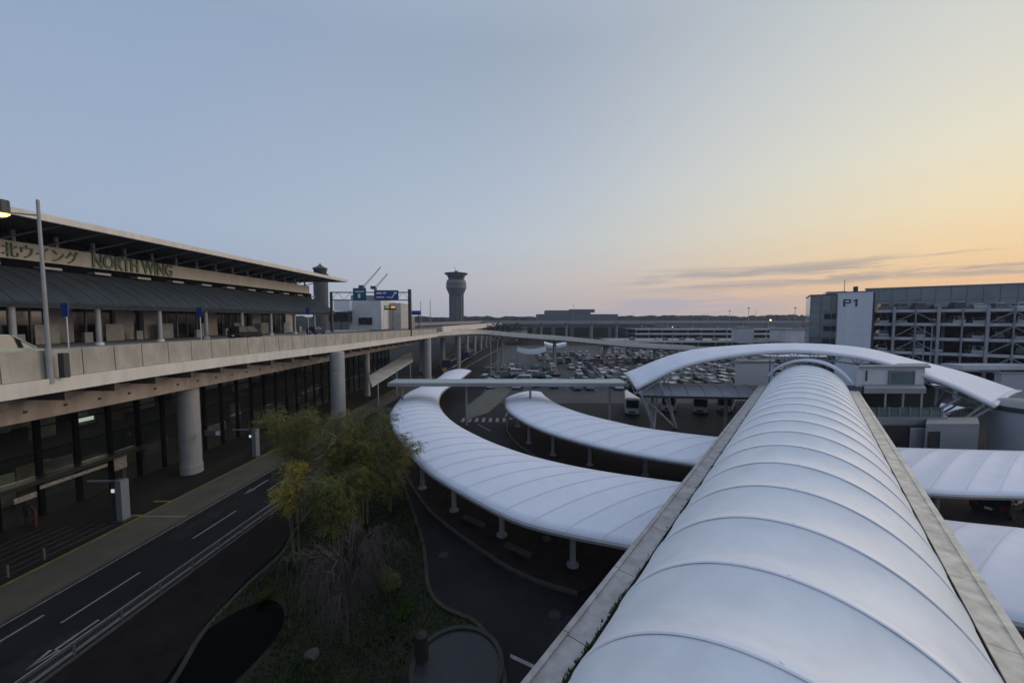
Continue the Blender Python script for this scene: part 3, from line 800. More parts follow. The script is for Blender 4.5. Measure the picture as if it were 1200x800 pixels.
# coloured interior panels, tones raised in place of reflections in the glass
spec = [(21, 24, .2, 3.9, interior_warm), (24.3, 26.4, .2, 3.2, interior_pale), (27, 29, .3, 2.8, interior_pale), (29.5, 31.5, .2, 3.0, interior_warm), (25.8, 28.6, 4.9, 8.3, interior_warm), (29.6, 31.2, 5.2, 7.2, interior_pale),
        (32.8, 34.4, 5.4, 6.6, interior_pale), (35, 37, 5, 8.4, interior_warm), (38.5, 40.5, 5.5, 7, interior_pale), (43, 46, 5, 8, interior_warm), (50, 53, 5.3, 7.3, interior_pale), (22, 25, 5, 7.6, interior_warm)]
ri_ = random.Random(21)
tones = [interior_warm, interior_pale, mat('interior_blue', (.16, .18, .24), .7, var=.3, vscale=.6), mat('interior_tan', (.34, .28, .20), .8, var=.4, vscale=.7), mat('interior_grey', (.24, .24, .24), .7, var=.4, vscale=.9)]
y_ = 12.0
while y_ < 94:
    w__ = ri_.uniform(1.2, 3.6)
    if ri_.random() < .8: z_0 = ri_.uniform(5.0, 6.4); spec.append((y_, y_ + w__, z_0, z_0 + ri_.uniform(1, 3.2), ri_.choice(tones)))
    if ri_.random() < .6: spec.append((y_ + .5, y_ + w__, .2, ri_.uniform(1.2, 3.2), ri_.choice(tones)))
    y_ += w__ + ri_.uniform(.2, 1.6)
for i, (y0, y1, z0, z1, m) in enumerate(spec): lpart('interior_panel', m, ter, 40.9 + .35 * (i % 5), 41.1 + .35 * (i % 5), y0, y1, z0, z1)
q = MB()
for y in range(12, 94, 5):
    for a in (39.6, 42.4): q.lbox(a, a + .4, y, y + 1.8, 4.42, 4.48)
    q.lbox(40.2, 40.6, y, y + 1.8, 9.6, 9.66)
pieces(q, 'ceiling_light', emis('hall_light', (1, .88, .7), 7), ter)  # hall lights, with extra and larger ones added to brighten the dark interior
lpart('lit_panel', emis('lit_panel', (1, .95, .85), 1.6), ter, 40.0, 40.05, 31.6, 33.2, 6.0, 6.35)
lpart('glazing', clear_glass, ter, 37.5, 37.54, -30, 96, 3.3, 10.6)
lpart('glazing', clear_glass, ter, 37.5, 37.54, 33.4, 96, .14, 3.0)
q = MB(); y = 8.5
while y < 96:
    q.lbox(37.40, 37.62, y, y + .34, .12, 10.6); y += 2.35
pieces(q, 'mullion', black_steel, ter)
lpart('awning', mat('awning_metal', (.03, .03, .031), .4, metal=.4), ter, 36.4, 37.6, -20, 34, 2.95, 3.25)
q = MB()
for z in (5.0, 6.9, 8.7): q.lbox(37.42, 37.5, -30, 96, z, z + .09)
pieces(q, 'transom', black_steel, ter)
lpart('shop_front', clear_glass, ter, 37.5, 37.54, -20, 33, .14, 2.9)
# signs hung under the awning (pale unreadable lettering boards)
for (y0, y1, z0, z1) in ((27.0, 31.4, 2.35, 2.62), (25.6, 26.8, 1.9, 2.3), (31.9, 32.9, 1.7, 2.8)):
    lpart('board', mat('pale_board', (.22, .21, .19), .6, var=.5, vscale=5), ter, 36.9, 36.96, y0, y1, z0, z1)
# upper level
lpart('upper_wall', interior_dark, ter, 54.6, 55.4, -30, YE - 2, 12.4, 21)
q = MB(); y = -28
k = 0
while y < YE - 4:
    if k % 3 == 0 or k % 7 == 2: q.lbox(53.9 + .2 * (k % 2), 54.5, y, y + 2.2, 12.42, 16.2 + .5 * (k % 2))
    y += 3.3; k += 1
pieces(q, 'entrance_panel', wall_beige, ter)
q = MB(); y = -27; k = 0
while y < YE - 4:
    q.lbox(52.6, 52.7, y + 1, y + 3.0, 12.42, 14.5); q.lbox(50.5 + k % 3, 50.9 + k % 3, y + 4.4, y + 5.2, 12.42, 13.6); y += 6.5; k += 1
pieces(q, 'door_screen', mat('pale_doors', (.25, .27, .27), .3, var=.3, vscale=1), ter)
q = MB(); y = -26
while y < YE - 5: q.lbox(54.4, 54.58, y, y + .12, 12.42, 16.2); y += 1.65
q.build('window_frames', grey_steel, ter)
lpart('window_band', dark_glass, ter, 54.5, 54.56, -30, YE - 3, 12.9, 16.0)
lpart('lintel', wall_beige, ter, 44.9, 45.3, -30, YE - 5, 16.15, 16.45)
q = MB()
for k in range(-3, 14):
    q.lbox(45, 54.5, k * 6.3 + 1, k * 6.3 + 1.25, 16.2, 16.5)
pieces(q, 'soffit_beam', wall_beige, ter)
for k in range(-3, 8):
    yc = 45 * (.71 + .14 * k)
    if yc > 84: break
    q = MB(); q.cyl(L(45, yc, 0), .22, 12.42, 16.5, 14); c = q.build('column', column_m, ter, smooth=True)
    q = MB(); q.cyl(L(45, yc, 0), .36, 12.42, 12.7, 14); q.build('footing', white_steel, c)
# slate canopy
can = MB(); YC = [-30 + k * 1.5 for k in range(76)]
sec = [(44.0 + 6.3 * (1 - cos(t * pi / 2)) * .35 + 6.3 * .65 * t, 16.6 + 3.55 * (.25 * sin(t * pi / 2) + .75 * t)) for t in [k / 8 for k in range(9)]]
vs = []; n = len(sec) + 2
for y in YC: vs += [L(a, y, z) for a, z in sec] + [L(50.35, y, 19.6), L(44.1, y, 16.3)]
can.add(vs, [(i * n + k, i * n + (k + 1) % n, (i + 1) * n + (k + 1) % n, (i + 1) * n + k) for i in range(75) for k in range(n)] + [tuple(range(n)), tuple(75 * n + k for k in range(n))[::-1]])
co = can.build('slate_canopy', slate_roof, ter)
q = MB()
for y in YC:
    q.tube([L(a - .01, y, z + .01) for a, z in sec], .03, 4)
pieces(q, 'standing_seam', MATS['slate_blue_roof'], co)
q = MB()
for y in YC[::3]:
    q.box(-sec[-1][0], -sec[-1][0] + .9, y, y + 1.6, 20.15, 20.38, lambda x, yy, z: L(-x, yy, z))
pieces(q, 'ridge_cap', grey_steel, co)
lpart('gap_wall', black_steel, ter, 50.8, 54.6, -30, YE - 2, 19.6, 21.0)
band = lpart('sign_band', band_m, ter, 50.5, 51.4, -30, YE - 3.2, 20.95, 22.65)
lpart('clerestory', dark_glass, ter, 53.4, 53.6, -30, YE - 3, 22.66, 24.2)
rf = lpart('roof', roof_under, ter, 44.3, 92, -30, YE + .6, 23.98, 24.3)
lpart('roof_edge', fascia_m, ter, 43.9, 44.3, -30, YE + 1, 23.9, 24.5)
lpart('roof_end', fascia_m, ter, 44.3, 92, YE + .6, YE + 1, 23.9, 24.5)
lpart('roof_top', wall_grey, ter, 44.35, 92, -30, YE + .5, 24.3, 24.44)
for k in range(-2, 27):
    y = k * 3.35 + 2
    if y > YE - 3 or y < -20: continue
    q = MB(); q.tube([L(51.0, y, 22.6), L(45.2, y + .4, 24.0)], .09, 5); q.build('strut', grey_steel, ter)
    q = MB(); q.lbox(51.6, 51.85, y + 1.6, y + 1.85, 22.65, 23.98); q.build('roof_post', wall_beige, ter)
rotL = (pi / 2, 0, pi / 2 - radians(3.3))
def letters(txt, y0, y1, size, z, bold, parent=ter):
    return text_mesh('letters', txt, size, sign_green, parent, L(50.44, y0, z), rotL, squeeze=(y1 - y0), extrude=.06, bold=bold)
letters('北ウイング', 50.4 * 433 / (625 - 10), 50.4 * 433 / (625 - 98), 1.5, 21.1, .004)
letters('NORTH WING', 50.4 * 433 / (625 - 114), 50.4 * 433 / (625 - 206), 2.2, 21.02, .028)

# ------------------------------------------------------------------ beyond the terminal
nb = thing('annex_building', 'pale boxy annex building behind the sign gantry', 'building', tuple(L(45, 130, 0)))
def dbox(name, m, parent, px0, px1, pyt, pyb, y, dep):
    a = D(px0, pyt, y); b = D(px1, pyb, y); q = MB(); q.box(a.x, b.x, y, y + dep, b.z, a.z); return q.build(name, m, parent)
dbox('wall', wall_white, nb, 408, 447, 351, 386, 118, 14)
dbox('upper_block', wall_grey, nb, 411, 440, 346, 351.1, 119, 12)
dbox('plant_wall', wall_beige, nb, 432, 470, 355, 386, 126, 10)
dbox('window', dark_glass, nb, 420, 436, 372, 380, 117.7, .4)
dbox('dark_band', dark_glass, nb, 385, 408, 365, 377, 115, 3)
dbox('roof', membrane2, nb, 391, 410, 352, 364, 116, 8)
nb2 = thing('grey_shed', 'low grey shed with dark openings behind the gantry post', 'building', tuple(L(35, 140, 0)))
dbox('wall', wall_grey, nb2, 440, 478, 370, 387, 138, 10)
dbox('window', dark_glass, nb2, 443, 452, 374, 381, 137.7, .4); dbox('window', dark_glass, nb2, 457, 466, 374, 381, 137.7, .4)
# signboard on posts (orange/green)
sb = thing('information_board', 'colourful overhead board with green and orange lights beyond the gantry', 'sign', tuple(D(457, 385, 104)))
dbox('panel', dark_steel, sb, 450, 464, 358, 363, 104, .3)
dbox('display', emis('amber', (1, .35, .08), .7), sb, 458, 463, 358.6, 361, 103.8, .1)
dbox('display', emis('greenled', (.5, .6, .1), .35), sb, 451, 456, 358.6, 361, 103.8, .1)
dbox('post', dark_steel, sb, 460, 461, 363, 388, 104, .3)
# sign gantry
gy = 80
gan = thing('sign_gantry', 'steel overhead gantry spanning the departures road, thick post at right', 'gantry', tuple(D(480, 392, gy)))
q = MB(); a = D(480, 339, gy); b = D(480, 396, gy); q.cyl(a, .38, b.z, a.z, 14); q.build('post', dark_steel, gan, smooth=True)
q = MB(); a = D(388, 342, gy); q.cyl(a, .3, 12.3, a.z, 14); q.build('post', dark_steel, gan, smooth=True)
q = MB()
for py in (342.5, 351.5): q.tube([D(388, py, gy), D(480, py, gy)], .13, 6)
for k in range(12):
    x0 = 388 + 92 * k / 12; q.tube([D(x0, 342.5 if k % 2 else 351.5, gy), D(x0 + 92 / 12, 351.5 if k % 2 else 342.5, gy)], .05, 4)
q.build('truss', grey_steel, gan)
sg = thing('direction_sign', 'teal road sign hung on the overhead gantry', 'road sign', tuple(D(421, 352, gy - .4)))
dbox('panel', teal_sign, sg, 413.5, 429, 337.5, 351.5, gy - .5, .12)
text_mesh('lettering', '1', 1.3, sign_white, sg, D(419.5, 349.2, gy - .55), (pi / 2, 0, 0), squeeze=.5, extrude=.005)
q = MB(); a = D(416, 341, gy - .56); q.box(a.x, a.x + 1.9, a.y, a.y + .02, a.z - .2, a.z); q.build('text_line', sign_white, sg)
sg = thing('direction_sign', 'wide blue road sign with white arrow hung on the overhead gantry', 'road sign', tuple(D(453, 352, gy - .4)))
dbox('panel', blue_sign, sg, 438.5, 467, 340, 351, gy - .5, .12)
q = MB()
for (x, yy, ww, hh) in ((441, 342.5, 6, 1.8), (448.5, 342.5, 4, 1.4), (441, 347.5, 9, 1.3), (453, 347.8, 5, 1.0)):
    a = D(x, yy, gy - .56); q.box(a.x, a.x + ww * gy / FPX, a.y, a.y + .02, a.z - hh * gy / FPX, a.z)
q.build('text_line', sign_white, sg)
q = MB(); z_ = gy - .56
p = [D(458, 349.5, z_), D(459.5, 349.5, z_), D(463, 344, z_), D(464.5, 345.2, z_), D(465, 341.8, z_), D(460.5, 342.6, z_), D(462, 343.4, z_)]
q.add(p, [tuple(range(7))]); q.build('arrow', sign_white, sg)
s2 = thing('road_sign', 'small blue sign on a pole beyond the gantry post', 'road sign', tuple(D(488, 392, 120)))
dbox('panel', blue_sign, s2, 482, 493, 364, 369, 120, .15); dbox('post', dark_steel, s2, 490, 491.2, 364, 392, 120.2, .3)

# control towers
ct = thing('control_tower', 'tall control tower with flared dark crown standing alone on the horizon', 'control tower', (D(535, 374, 500).x, 500, 0))
cx = D(535, 374, 500).x; k5 = 500 / FPX
def zz(py, y=500): return D(535, py, y).z
q = MB(); q.lathe((cx, 500), [(8.6, 0), (8.6, zz(346))], 12); q.build('shaft', mat('tower_concrete', (.075, .085, .10), .8, var=.1, vscale=.05), ct)
q = MB()
for k in range(8):
    t = 2 * pi * k / 8; q.box(cx + 8.6 * cos(t) - 1.1, cx + 8.6 * cos(t) + 1.1, 500 + 8.6 * sin(t) - 1.1, 500 + 8.6 * sin(t) + 1.1, 0, zz(344))
pieces(q, 'fin', mat('tower_fin', (.05, .055, .065), .8), ct)
q = MB(); q.lathe((cx, 500), [(8.2, zz(348)), (11.4, zz(342)), (13.4, zz(338)), (13.6, zz(334)), (12.8, zz(330)), (11.8, zz(328))], 20); q.build('observation_level', mat('tower_green', (.05, .075, .08), .6), ct, smooth=True)
q = MB(); q.lathe((cx, 500), [(13.2, zz(331)), (13.2, zz(330)), (12.8, zz(330))], 20); q.lathe((cx, 500), [(13.9, zz(337)), (13.9, zz(336.2))], 20); q.build('ledge', wall_grey, ct)
q = MB(); q.lathe((cx, 500), [(10.2, zz(328)), (12.4, zz(323))], 14); q.build('cab_glass', dark_glass, ct)
q = MB(); q.lathe((cx, 500), [(12.2, zz(323)), (15.6, zz(321)), (15.6, zz(320.3)), (3, zz(319.4)), (2, zz(317.5)), (.8, zz(317.3))], 20); q.build('crown', dark_steel, ct)
q = MB(); q.cyl((cx - 1.5, 500), .35, zz(320), zz(313), 6); q.cyl((cx + 2, 500), .25, zz(320), zz(316), 6); q.build('antenna', dark_steel, ct)
ot = thing('ramp_tower', 'dark stepped tower top peeking over the terminal roof', 'tower', tuple(D(377, 374, 200)))
cx2 = D(377, 374, 200).x
def z2(py): return D(377, py, 200).z
q = MB(); q.lathe((cx2, 200), [(3.4, 0), (3.6, z2(322)), (4.2, z2(321))], 12); q.build('shaft', mat('dark_tower', (.05, .055, .065), .7), ot)
q = MB(); q.lathe((cx2, 200), [(3.0, z2(321)), (3.5, z2(315.5))], 10); q.build('cab', dark_glass, ot)
q = MB(); q.lathe((cx2, 200), [(3.9, z2(315.4)), (3.6, z2(314.2)), (1.5, z2(312)), (.6, z2(310.3)), (.2, z2(308.5))], 10); q.build('crown', dark_steel, ot)
# tower cranes
for i, (x0, y0, x1, y1, lab) in enumerate(((426, 336, 446, 313, 'longer slanted crane jib rising behind the teal sign'), (440, 337, 454, 321, 'shorter slanted crane jib rising behind the wide blue sign'))):
    cr = thing('tower_crane', lab, 'crane', (D(x0, 350, 250).x, 250, 0), group='cranes behind the gantry')
    mx = D(x0, y0, 250)
    q = MB(); q.box(mx.x - .8, mx.x + .8, 249.2, 250.8, 0, mx.z); q.build('mast', wall_grey, cr)
    q = MB(); e = D(x1, y1, 250); n = 9
    for o in (Vector((-.35, 0, .35)), Vector((.35, 0, -.35))): q.tube([mx + o, e + o * .4], .16, 4)
    for k in range(n):
        a, b = mx.lerp(e, k / n), mx.lerp(e, (k + 1) / n); o = Vector((-.35, 0, .35)); q.tube([a + (o if k % 2 else -o), b + (-o if k % 2 else o)], .1, 4)
    q.build('jib', grey_steel, cr)
    q = MB(); q.box(mx.x - 3, mx.x, 249, 251, mx.z - 1, mx.z + 1); q.build('counterweight', dark_steel, cr)

# ------------------------------------------------------------------ horizon: woods and far buildings
q = MB()
x = -900
while x < 1500:
    wd = random.uniform(10, 26); y = random.uniform(560, 640); h = 15 + random.uniform(3.5, 7.0) + (1.5 if x > 100 else 0)
    n = 7; vs = [(x + wd * (k / n - .5) * 1.9, y + random.uniform(-4, 4), h * (.90 + .10 * sin(pi * k / n)) + random.uniform(-.9, .9)) for k in range(n + 1)]
    bs = [(v[0], v[1] - 8, -1) for v in vs]; bk = [(v[0], v[1] + 12, -1) for v in vs]
    m_ = n + 1
    q.add(vs + bs + bk, [(k, k + 1, m_ + k + 1, m_ + k) for k in range(n)] + [(k + 1, k, 2 * m_ + k, 2 * m_ + k + 1) for k in range(n)])
    x += wd * .5
q.build('woodland', wood_far, label='distant dark wood along the horizon behind the airport', cat='wood', kind='stuff')
fbn = thing('far_terminal', 'low grey terminal block with dark bays beyond the car park', 'building', tuple(D(680, 395, 285)))
dbox('wall', bldg_far, fbn, 598, 765, 380, 397, 285, 30)
for k in range(7): dbox('bay', interior_dark, fbn, 607 + k * 22, 624 + k * 22, 383.5, 395, 284.6, .6)
dbox('cornice', wall_grey, fbn, 596, 768, 377.5, 380.2, 284, 32)
ft = thing('rooftop_hall', 'wide dark hall rising above the horizon right of the control tower', 'building', (D(677, 372, 420).x, 420, 0))
dbox('lower_storey', mat('hall_grey', (.10, .115, .145), .8, var=.1, vscale=.05), ft, 630, 724, 368, 382, 420, 30)
dbox('upper_storey', mat('hall_grey2', (.12, .13, .155), .8, var=.1, vscale=.05), ft, 640, 692, 363.5, 368, 422, 26)
dbox('end_block', MATS['hall_grey'], ft, 668, 697, 362.3, 366, 421, 10)
dk1 = thing('far_block', 'tan low building under dark tree beside the far ramp', 'building', (D(585, 390, 230).x, 230, 0))
dbox('wall', wall_beige, dk1, 584, 618, 386, 396, 230, 20)
dbox('roof', roof_under, dk1, 583, 619, 384.5, 386, 229, 22)

def leaf_cloud(q, c, rx, ry, rz, n, s, flat=.3):
    for _ in range(n):
        while True:
            p = Vector((random.uniform(-1, 1), random.uniform(-1, 1), random.uniform(-1, 1)))
            if .25 < p.length < 1: break
        p = Vector((c[0] + p.x * rx, c[1] + p.y * ry, c[2] + p.z * rz))
        a = Vector((random.gauss(0, 1), random.gauss(0, 1), random.gauss(0, flat))).normalized() * s
        b = Vector((random.gauss(0, 1), random.gauss(0, 1), random.gauss(0, 1))).normalized() * s
        q.add([p - a, p - b * .6, p + a, p + b * .6], [(0, 1, 2, 3)])
ftr = thing('round_tree', 'dark rounded tree left of the far tan building', 'tree', (D(583, 390, 205).x, 205, 0))
p = D(583, 383, 205)
q = MB(); q.tube([(p.x, 205, 0), (p.x + .3, 205, p.z)], [.5, .2], 7); q.build('trunk', bark_m, ftr)
q = MB()
for k in range(7): leaf_cloud(q, (p.x - 8 + k * 3.2, 205 + random.uniform(-2, 2), p.z - 1.5 + random.uniform(-1, 1.5)), 3.2, 3, 3.2, 160, .6)
q.build('crown', mat('far_leaf', (.03, .036, .028), .9, var=.3, vscale=.3), ftr)

# low parking decks in the middle distance
def pdeck(label, px0, px1, top, y, dep, levels):
    o = thing('parking_deck', label, 'parking deck', (D((px0 + px1) / 2, 390, y).x, y, 0))
    x0 = D(px0, 390, y).x; x1 = D(px1, 390, y).x; zt = D(600, top, y).z
    for k in range(levels):
        z = zt - 3.1 * k
        box_part('slab', wall_grey, o, x0, x1, y, y + dep, z - .9, z - .5)
        box_part('parapet', wall_white, o, x0 - .1, x1 + .1, y - .25, y, z - 1.1, z)
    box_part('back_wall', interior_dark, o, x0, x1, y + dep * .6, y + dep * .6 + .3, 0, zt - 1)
    q = MB(); n = int((x1 - x0) / 8)
    for k in range(n + 1): q.box(x0 + (x1 - x0 - .4) * k / n, x0 + (x1 - x0 - .4) * k / n + .4, y + .3, y + .7, 0, zt - .9)
    pieces(q, 'column', column_m, o)
    return x0, x1, zt - .5
PD1 = pdeck('long low parking deck with white edge beams behind the open car park', 719, 960, 398.5, 182, 30, 2)
PD2 = pdeck('farther parking deck behind the long low deck, cars on its top', 745, 945, 384.5, 238, 28, 2)
sth = thing('stair_house', 'windowless grey stair house on the long low parking deck', 'building', (D(876, 395, 180).x, 180, 0))
dbox('wall', panel_grey, sth, 866, 883, 384, 402, 179.4, 6); dbox('roof', wall_grey, sth, 865, 884, 383, 384, 179, 7)
wbl = thing('pale_shed', 'pale shed beside the blue glass parking garage wing', 'building', (D(935, 395, 170).x, 170, 0))
dbox('wall', wall_white, wbl, 920, 944, 386, 400, 170, 10); dbox('roof', wall_grey, wbl, 919, 945, 385, 386, 169.5, 11)
bl = thing('long_shed', 'long pale building behind the parking decks', 'building', (D(850, 382, 330).x, 330, 0))
dbox('wall', bldg_far, bl, 770, 940, 377.5, 386, 330, 20); dbox('roof', wall_grey, bl, 769, 941, 376.5, 377.5, 329, 22)

# ------------------------------------------------------------------ P1 parking garage
py_ = 84
def X1(px, y=py_): return (px - 600) / FPX * y
RA = radians(35); PO = Vector((X1(1021), 84, 0)); PU = Vector((cos(RA), -sin(RA), 0)); PV = Vector((sin(RA), cos(RA), 0))
def PF(s_, d, z): return Vector((PO.x + PU.x * s_ + PV.x * d, PO.y + PU.y * s_ + PV.y * d, z))
def SP(px, d=0.0):
    k = (px - 600) / FPX; ox, oy = PO.x + PV.x * d, PO.y + PV.y * d
    return (k * oy - ox) / (PU.x - k * PU.y)
def pbox(name, m, parent, *b):
    q = MB(); q.box(*b, fn=PF); return q.build(name, m, parent)
p1 = thing('parking_garage', 'multi-storey parking garage with open decks and marked stair tower on the right', 'parking garage', tuple(PF(10, 5, 0)))
LV = [17.5, 14.6, 11.5, 8.4, 5.3, 2.4]
SE = 62.0
for z in LV:
    pbox('floor_slab', mat('garage_slab', (.13, .135, .15), .8, var=.1), p1, 0.4, SE, .02, 34, z - .95, z - .6)
    pbox('edge_beam', mat('garage_beam', (.48, .49, .51), .7, var=.1, vscale=.3, streak=((.19, .2, .22), (.3, .3, 2), .4)), p1, 0.4, SE, -.3, 0, z - .8, z - .2)
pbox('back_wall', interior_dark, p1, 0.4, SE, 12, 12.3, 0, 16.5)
sp_ = (SP(1098) - SP(1046)); sx = SP(1046); k = 0
post_m = mat('post_grey', (.29, .30, .33), .6); brace_m = mat('brace_grey', (.19, .20, .22), .6)
while sx < SE:
    pbox('front_post', post_m, p1, sx - .22, sx + .22, -.75, -.3, 0, 17.9)
    if k % 3 in (0, 2):
        for zi in range(1, 6):
            z0_, z1_ = LV[zi] - .05, LV[zi - 1] - .85
            q = MB(); q.tube([PF(sx + .3, -.5, z0_), PF(sx + sp_ / 2, -.5, z1_)], .11, 5); q.tube([PF(sx + sp_ / 2, -.5, z1_), PF(sx + sp_ - .3, -.5, z0_)], .11, 5); q.build('brace', brace_m, p1)
    pbox('mullion_post', brace_m, p1, sx + sp_ / 2 - .12, sx + sp_ / 2 + .12, -.6, -.3, 0, 17.5)
    sx += sp_; k += 1
for i in range(7):
    for dd in (5, 10.5): pbox('inner_column', wall_grey, p1, 3 + i * 9, 3.5 + i * 9, dd, dd + .5, 0, 16.5)
zt = 22.7
pbox('glass_screen', green_glass, p1, 0.5, SE, 12, 12.4, 16.9, zt)
q = MB()
for i in range(26): q.box(.5 + i * 2.4, .58 + i * 2.4, 11.88, 12, 16.9, zt, PF)
q.box(.4, SE, 11.8, 12.5, zt, zt + .25, PF); q.box(.4, SE, 11.86, 12, 19.8, 19.92, PF)
q.build('screen_frame', mat('frame_bluegrey', (.16, .19, .205), .5), p1)
t0_, t1_ = SP(981, -2), SP(1021, -2)
tw = pbox('stair_tower', lilac_panel, p1, t0_, t1_, -2, 7, 0, D(600, 342, 84).z)
pbox('tower_cap', mat('cap_dark', (.05, .05, .06), .6), tw, t0_ - .1, t1_ + .1, -2.1, 7.1, D(600, 342, 84).z, D(600, 341.2, 84).z)
pbox('side_return', dark_steel, tw, t1_, t1_ + .4, -1.8, 7, 0, D(600, 343, 84).z)
def glyph(q, boxes, s0, z0, k):
    for (a, b, c, d) in boxes: q.box(s0 + a * k, s0 + b * k, -2.06, -2.0, z0 + c * k, z0 + d * k, PF)
q = MB(); zg = D(600, 359.2, 86).z; sg0 = SP(986.5, -2)
glyph(q, [(0, .22, 0, 1), (.22, .62, .84, 1), (.22, .62, .40, .56), (.62, .80, .44, .96)], sg0, zg, 1.65)
glyph(q, [(1.25, 1.47, 0, 1), (1.08, 1.25, .74, .88), (1.04, 1.12, .66, .78)], sg0, zg, 1.65)
q.build('lettering', mat('dark_lettering', (.03, .035, .05), .5), tw)
pbox('rooftop_box', dark_steel, p1, SP(998, 4), SP(1003, 4), 4, 5, 20, 23.0)
w0, w1 = SP(948, .2), SP(982, .2)
wg = pbox('wing', green_glass, p1, w0, w1, .2, 14, 0, 20.9)
pbox('wing_roof', roof_under, wg, w0 - .1, w1, .1, 14.2, 20.9, 21.15)
pbox('upper_wing', green_glass, p1, SP(966, 8), SP(990, 8), 8, 16, 20.95, 22.2)
for z in LV:
    pbox('band', MATS['frame_bluegrey'], wg, w0 - .05, w1, -.0, .2, z - .5, z - .15)
    pbox('louvre', interior_dark, wg, SP(965), w1 - .5, -.06, .19, z - 2.2, z - 1.0)
for i in range(5): pbox('mullion', MATS['frame_bluegrey'], wg, w0 + i * 2.0, w0 + i * 2.0 + .1, -.1, .2, 0, 20.9)
x0, x1 = X1(1021), 150
# canopy in front of garage
cg = thing('garage_canopy', 'long pale canopy roof in front of the parking garage', 'canopy', (X1(1170, 70), 70, 0))
box_part('roof', wall_white, cg, X1(1120, 70), 150, 68.5, 72, D(600, 432, 70).z, D(600, 427, 70).z)
q = MB()
for i in range(8): q.cyl((X1(1180, 70) + i * 9 - 9, 70), .3, 0, D(600, 432, 70).z, 10)
pieces(q, 'column', column_m, cg)
gw = thing('boundary_wall', 'grey low block in front of the garage below the pale canopy', 'wall', (X1(1190, 66), 66, 0))
box_part('wall', panel_grey, gw, X1(1178, 66), 150, 66, 67, 0, D(600, 438, 66).z); box_part('coping', wall_grey, gw, X1(1177, 66), 150, 65.9, 67.1, D(600, 438, 66).z, D(600, 437, 66).z)

# ------------------------------------------------------------------ structures around the walkway end
def sbox(name, m, parent, xa, xb, ya, yb, za, zb):
    q = MB(); q.box(xa, xb, ya, yb, za, zb, lambda x, y, z: Vector((x + (y - ya) * (xa / ya + .04), y, z))); return q.build(name, m, parent)
lift_m = mat('lift_panel', (.62, .63, .68), .55, var=.05)
eb = thing('lift_house', 'windowless grey box left of the barrel roof end', 'lift house', (X1(885, 68), 68, 0))
sbox('wall', lift_m, eb, X1(863, 68), X1(908, 68), 68, 71, 0, D(600, 424.5, 68).z)
sbox('roof', wall_grey, eb, X1(862, 68), X1(909, 68), 67.8, 71.2, D(600, 424.5, 68).z, D(600, 423, 68).z)
rh = thing('white_hall', 'white boxy hall with square window, glass balcony and garage doors right of the barrel roof', 'building', (X1(1060, 40.80), 40.80, 0))
sbox('upper_wall', wall_white, rh, X1(1007, 41.80), X1(1087, 41.80), 41.80, 44.0, D(600, 453, 41.80).z, D(600, 430.5, 41.80).z)
sbox('roof', wall_grey, rh, X1(1005, 41.80), X1(1089, 41.80), 41.40, 44.2, D(600, 430.5, 41.80).z, D(600, 428.5, 41.80).z)
w_ = sbox('window', MATS['blue_green_glazing'], rh, X1(1046, 41.70), X1(1074, 41.70), 41.70, 41.80, D(600, 451, 41.80).z, D(600, 436, 41.80).z)
q = MB(); q.box(X1(1045, 41.70), X1(1046, 41.70), 41.60, 41.79, D(600, 451.5, 41.80).z, D(600, 435, 41.80).z); q.box(X1(1074, 41.70), X1(1075, 41.70), 41.60, 41.79, D(600, 451.5, 41.80).z, D(600, 435, 41.80).z)
q.box(X1(1045, 41.70), X1(1075, 41.70), 41.60, 41.79, D(600, 435, 41.80).z, D(600, 434.2, 41.80).z); q.build('frame', wall_grey, w_)
q = MB(); q.box(X1(1018.2, 41.70), X1(1019, 41.70), 41.65, 41.79, D(600, 446, 41.80).z, D(600, 434, 41.80).z); q.build('wall_lamp', dark_steel, rh)
sbox('balcony_slab', wall_grey, rh, X1(1012, 39.80), X1(1085, 39.80), 39.40, 46.80, D(600, 460, 39.80).z, D(600, 454, 39.80).z)
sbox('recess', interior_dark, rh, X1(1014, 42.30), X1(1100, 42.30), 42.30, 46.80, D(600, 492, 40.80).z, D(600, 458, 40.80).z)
for px in (1041, 1062, 1084): sbox('column', column_m, rh, X1(px, 39.80), X1(px + 2.5, 39.80), 39.80, 40.20, D(600, 488, 39.80).z, D(600, 455, 39.80).z)
sbox('ledge', wall_grey, rh, X1(1005, 37.80), X1(1118, 37.80), 37.80, 46.80, D(600, 499, 37.80).z, D(600, 489, 37.80).z)
sbox('balustrade', balu_glass, rh, X1(1010, 38.00), X1(1112, 38.00), 38.00, 38.04, D(600, 489, 38.00).z, D(600, 477, 38.00).z)
q = MB()
for k in range(9): q.box(X1(1010 + k * 12.5, 37.90), X1(1010 + k * 12.5, 37.90) + .06, 37.90, 38.00, D(600, 489, 38.00).z, D(600, 476.6, 38.00).z)
pieces(q, 'rail_post', grey_steel, rh)
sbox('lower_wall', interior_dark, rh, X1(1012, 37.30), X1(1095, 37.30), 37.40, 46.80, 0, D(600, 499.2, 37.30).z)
sbox('door_leaf', panel_grey, rh, X1(1074, 37.20), X1(1093, 37.20), 37.20, 37.40, 0, D(600, 502, 37.20).z)
gb = sbox('garage_block', wall_grey, rh, X1(1095, 35.80), X1(1159, 35.80), 36.00, 38.5, 0, D(600, 497, 35.80).z)
sbox('shutter', mat('shutter_grey', (.22, .25, .27), .5, var=.05, streak=((.16, .18, .2), (.1, .1, 9), .5)), rh, X1(1111, 35.80), X1(1155, 35.80), 35.85, 36.00, 0, D(600, 506, 35.80).z)
sbox('doorway', interior_dark, rh, X1(1098, 35.80), X1(1110, 35.80), 35.88, 36.00, 0, D(600, 506, 35.80).z)
ph = thing('round_stair_drum', 'round grey stair drum at the right edge under the arch foot', 'stair drum', (X1(1200, 38), 38, 0))
